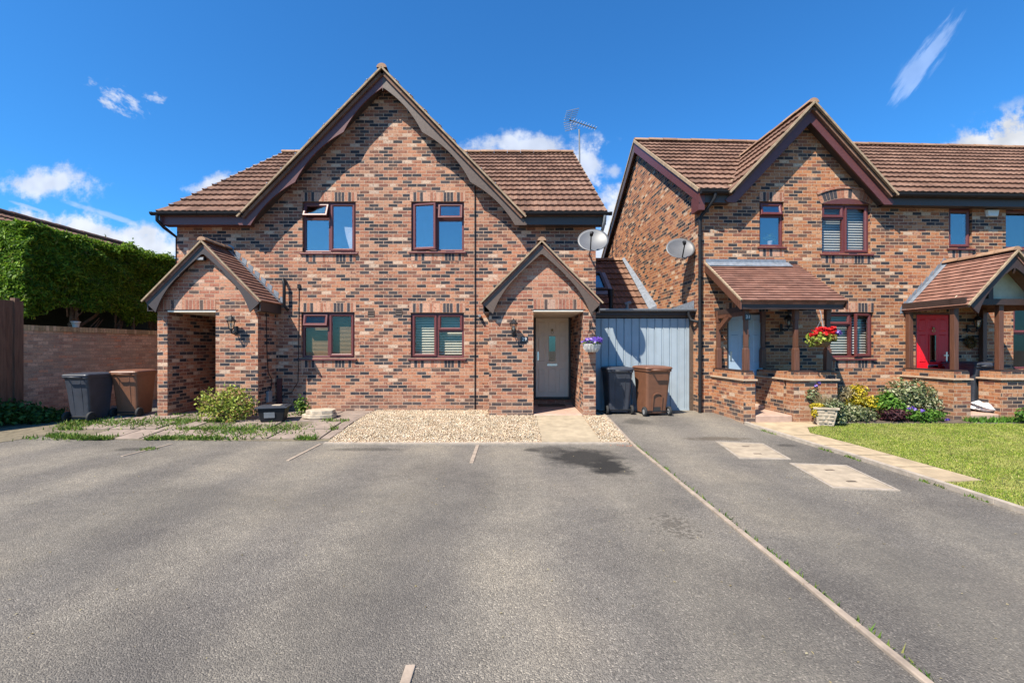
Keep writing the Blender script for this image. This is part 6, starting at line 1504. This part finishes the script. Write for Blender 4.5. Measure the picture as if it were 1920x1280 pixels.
# white bags on the step and the wreath by the red door
def bag(u, d, z, r, lab, rz):
    t = thing('white_bag', lab, 'bag', T3(u, d, z), rz, 'white plastic bags on the porch step', local=True)
    m = MB(); n, k_ = 26, 16; V = []
    for i in range(k_ + 1):
        a = PI * i / k_
        for k in range(n):
            b = 2 * PI * k / n; f = 1 + .16 * math.sin(b * 3 + i) * math.sin(a) + .10 * math.sin(b * 5 + i * 2.3) + random.uniform(-.07, .07)
            V.append((r * 1.25 * math.sin(a) * math.cos(b) * f, r * .9 * math.sin(a) * math.sin(b) * f, r * .62 * (1 - math.cos(a)) * (1 + .12 * math.sin(b * 2 + 1)) * .85))
    m.add(V, [(i * n + k, i * n + (k + 1) % n, (i + 1) * n + (k + 1) % n, (i + 1) * n + k) for i in range(k_) for k in range(n)], None, True); m.build('sack', M['bag'], t)
    m = MB(); m.tube([(r * .5, -r * .2, r * .8), (r * 1.0, -r * .5, r * .7), (r * 1.35, -r * .7, r * .05)], [.035, .03, .02], 7); m.build('bag_tail', M['bag'], t)
bag(TU(1842, -.75), -.72, .105, .20, 'dull white plastic bag at the back of the gabled porch step', .3)
bag(TU(1860, -.95), -.92, .105, .175, 'bright white plastic bag with trailing handles at the front of the porch step', -.2)
p = T3(TU(1815, 0), -.02, TZ(1815, 641, 0))
t = thing('wreath', 'brown dried leaf wreath on the wall below the lantern of the gabled porch', 'wreath', p, TH, local=True)
m = MB(); m.tube([(.10 * math.cos(2 * PI * k / 20), -.03, .10 * math.sin(2 * PI * k / 20)) for k in range(21)], .018, 6); m.build('ring', M['bark'], t)
leafcloud('leaves', M['wreath'], t, [(.10 * math.cos(a), -.04, .10 * math.sin(a), .05, .03, .05, 34) for a in [2 * PI * k / 12 for k in range(12)]], .05, .5, 0, .8)

# loose bits on the asphalt
t = thing('brick_fragments', 'few orange broken brick fragments by the gravel corner of the kerb', 'brick fragments', (1.75, 7.3, -.14))
m = MB()
for k in range(9):
    x, y = 1.80 + random.gauss(0, .07), 7.30 + random.gauss(0, .03); s_ = random.uniform(.008, .022); m.hexa([(x - s_, y - s_ * .6, -.14), (x + s_, y - s_ * .5, -.14), (x + s_ * .8, y + s_ * .6, -.14), (x - s_ * .7, y + s_ * .5, -.14)], [(x - s_ * .7, y - s_ * .4, -.125), (x + s_ * .6, y - s_ * .3, -.128), (x + s_ * .5, y + s_ * .4, -.124), (x - s_ * .5, y + s_ * .3, -.127)])
m.build('fragments', M['brick_red'], t)
n = 520; P = np.column_stack([RNG.uniform(-7, 5, n), RNG.uniform(1.6, 7.3, n), np.full(n, -.139)]); c_ = leafquads(P + np.array([0, 0, .004]), np.tile([0., 0, 1.], (n, 1)), .016, .6, 2.0)
o = npmesh('litter', c_, np.arange(len(c_)).reshape(-1, 4), M['dry_grass']); tag(o, 'tiny dry leaf crumbs scattered over the asphalt', 'leaf litter', kind='stuff')

# ================================================================== SKY, SUN, CAMERA
SUNV = Vector((.92, 1.0, -1.72)).normalized()
el = math.asin(-SUNV.z); az = math.atan2(-SUNV.x, -SUNV.y)
wld = bpy.data.worlds.new('World'); SC.world = wld; wld.use_nodes = True; nt = wld.node_tree; nt.nodes.clear()
out = N(nt, 'ShaderNodeOutputWorld'); bg = N(nt, 'ShaderNodeBackground'); L(nt, bg.outputs[0], out.inputs[0])
sky = N(nt, 'ShaderNodeTexSky'); sky.sky_type = 'NISHITA'; sky.sun_disc = False; sky.sun_elevation = el; sky.sun_rotation = az; sky.air_density = 1.0; sky.dust_density = .4; sky.ozone_density = 2.5
STR = .079
bg.inputs[1].default_value = STR
col = mixc(nt, 1.0, sky.outputs[0], (.31, .93, 1.46), 'MULTIPLY')
tc = N(nt, 'ShaderNodeTexCoord'); sp = N(nt, 'ShaderNodeSeparateXYZ'); L(nt, tc.outputs['Generated'], sp.inputs[0])
yy = math_(nt, 'MAXIMUM', sp.outputs[1], .05); uu = math_(nt, 'DIVIDE', sp.outputs[0], yy); vv = math_(nt, 'DIVIDE', sp.outputs[2], yy)
front = math_(nt, 'GREATER_THAN', sp.outputs[1], .06)
cb = N(nt, 'ShaderNodeCombineXYZ'); L(nt, uu, cb.inputs[0]); L(nt, vv, cb.inputs[1])
SH1 = noise(nt, cb.outputs[0], 13.5, 6, .62); SH2 = ramp(nt, noise(nt, cb.outputs[0], 17, 2), [(.35, (.80, .81, .83)), (.65, (1, 1, 1))])
def cloud(px, py, rx, ry, ang, scale, amt, stretch=(1, 1), thr=(.40, .66), colr=(.80, .83, .88), detail=5, rough=.62):
    global col
    cx, cy = (px - 960) / F, (650 - py) / F; rx /= F; ry /= F; ca, sa = math.cos(ang), math.sin(ang)
    dx = math_(nt, 'SUBTRACT', uu, cx); dy = math_(nt, 'SUBTRACT', vv, cy)
    a = math_(nt, 'DIVIDE', math_(nt, 'ADD', math_(nt, 'MULTIPLY', dx, ca), math_(nt, 'MULTIPLY', dy, sa)), rx)
    b = math_(nt, 'DIVIDE', math_(nt, 'SUBTRACT', math_(nt, 'MULTIPLY', dy, ca), math_(nt, 'MULTIPLY', dx, sa)), ry)
    r = math_(nt, 'SQRT', math_(nt, 'ADD', math_(nt, 'MULTIPLY', a, a), math_(nt, 'MULTIPLY', b, b)))
    if stretch == (1, 1): n = SH1
    else:
        c2 = N(nt, 'ShaderNodeCombineXYZ'); L(nt, math_(nt, 'MULTIPLY', a, stretch[0] * rx), c2.inputs[0]); L(nt, math_(nt, 'MULTIPLY', b, stretch[1] * ry), c2.inputs[1]); c2.inputs[2].default_value = px * .013
        n = noise(nt, c2.outputs[0], scale, 4, rough)
    f = math_(nt, 'ADD', n, math_(nt, 'MULTIPLY', math_(nt, 'SUBTRACT', .62, r), .42))
    mr = N(nt, 'ShaderNodeMapRange'); mr.interpolation_type = 'SMOOTHSTEP'; L(nt, f, mr.inputs[0]); mr.inputs[1].default_value = thr[0]; mr.inputs[2].default_value = thr[1]; mr.inputs[3].default_value = 0; mr.inputs[4].default_value = amt
    edge = N(nt, 'ShaderNodeMapRange'); L(nt, r, edge.inputs[0]); edge.inputs[1].default_value = 1.35; edge.inputs[2].default_value = .9
    shade = mixc(nt, 1.0, SH2, colr, 'MULTIPLY')
    k = N(nt, 'ShaderNodeMix'); k.data_type = 'RGBA'
    sc_ = N(nt, 'ShaderNodeVectorMath', operation='SCALE'); L(nt, shade, sc_.inputs[0]); sc_.inputs['Scale'].default_value = 1 / STR
    L(nt, math_(nt, 'MULTIPLY', math_(nt, 'MULTIPLY', mr.outputs[0], front), edge.outputs[0]), k.inputs[0]); L(nt, col, k.inputs[6]); L(nt, sc_.outputs[0], k.inputs[7]); col = k.outputs[2]
WH = (.49, .52, .58)
cloud(88, 343, 120, 50, .10, 14, .85, thr=(.40, .66), colr=WH); cloud(215, 186, 78, 34, -.60, 22, .75, (.8, 1.7), (.50, .74), WH); cloud(290, 184, 34, 16, -.3, 34, .5, (.8, 1.6), (.54, .76), WH)
cloud(390, 352, 70, 30, .3, 16, .9, colr=WH); cloud(985, 276, 165, 38, .03, 14, .82, thr=(.38, .64), colr=WH); cloud(1085, 310, 70, 50, .2, 14, .8, thr=(.40, .62), colr=WH); cloud(1150, 320, 30, 20, .3, 18, .6, colr=WH)
cloud(1150, 430, 75, 95, 0, 9, 1.0, colr=WH); cloud(1945, 300, 225, 95, .30, 7, .98, thr=(.22, .40), colr=(.46, .475, .50)); cloud(215, 455, 240, 46, -.22, 12, .97, thr=(.34, .58), colr=WH)
cloud(1735, 110, 118, 24, .93, 16, .38, (.5, 2.6), (.34, .62), (.42, .52, .72)); cloud(215, 408, 130, 7, -.33, 30, .35, (.4, 1), (.3, .6), WH); cloud(50, 387, 45, 4, -.3, 30, .35, (.4, 1), (.3, .6), WH)
cloud(1120, 480, 120, 60, 0, 9, .9, colr=WH)
L(nt, col, bg.inputs[0])
wld.cycles.sampling_method = 'MANUAL'; wld.cycles.sample_map_resolution = 512

ld = bpy.data.lights.new('sun', 'SUN'); ld.energy = 5.0; ld.angle = math.radians(.53); ld.color = (1.0, .925, .80)
so = bpy.data.objects.new('sun', ld); COL.objects.link(so); so.rotation_euler = SUNV.to_track_quat('-Z', 'Y').to_euler(); so.location = (-20, -20, 40)

cd = bpy.data.cameras.new('camera'); cam = bpy.data.objects.new('camera', cd); COL.objects.link(cam)
cd.sensor_width = 36; cd.lens = 16; cd.shift_y = 10 / 1920; cd.clip_end = 2000; cd.clip_start = .05
cam.location = (0, 0, EYE); cam.rotation_euler = (PI / 2, 0, 0); SC.camera = cam
vs = SC.view_settings; vs.view_transform = 'Standard'; vs.look = 'None'; vs.gamma = 1; vs.use_curve_mapping = False; vs.exposure = .92
SC.cycles.use_denoising = True
SC.cycles.max_bounces = 6; SC.cycles.diffuse_bounces = 4; SC.cycles.glossy_bounces = 2; SC.cycles.transparent_max_bounces = 12; SC.cycles.caustics_reflective = False; SC.cycles.caustics_refractive = False
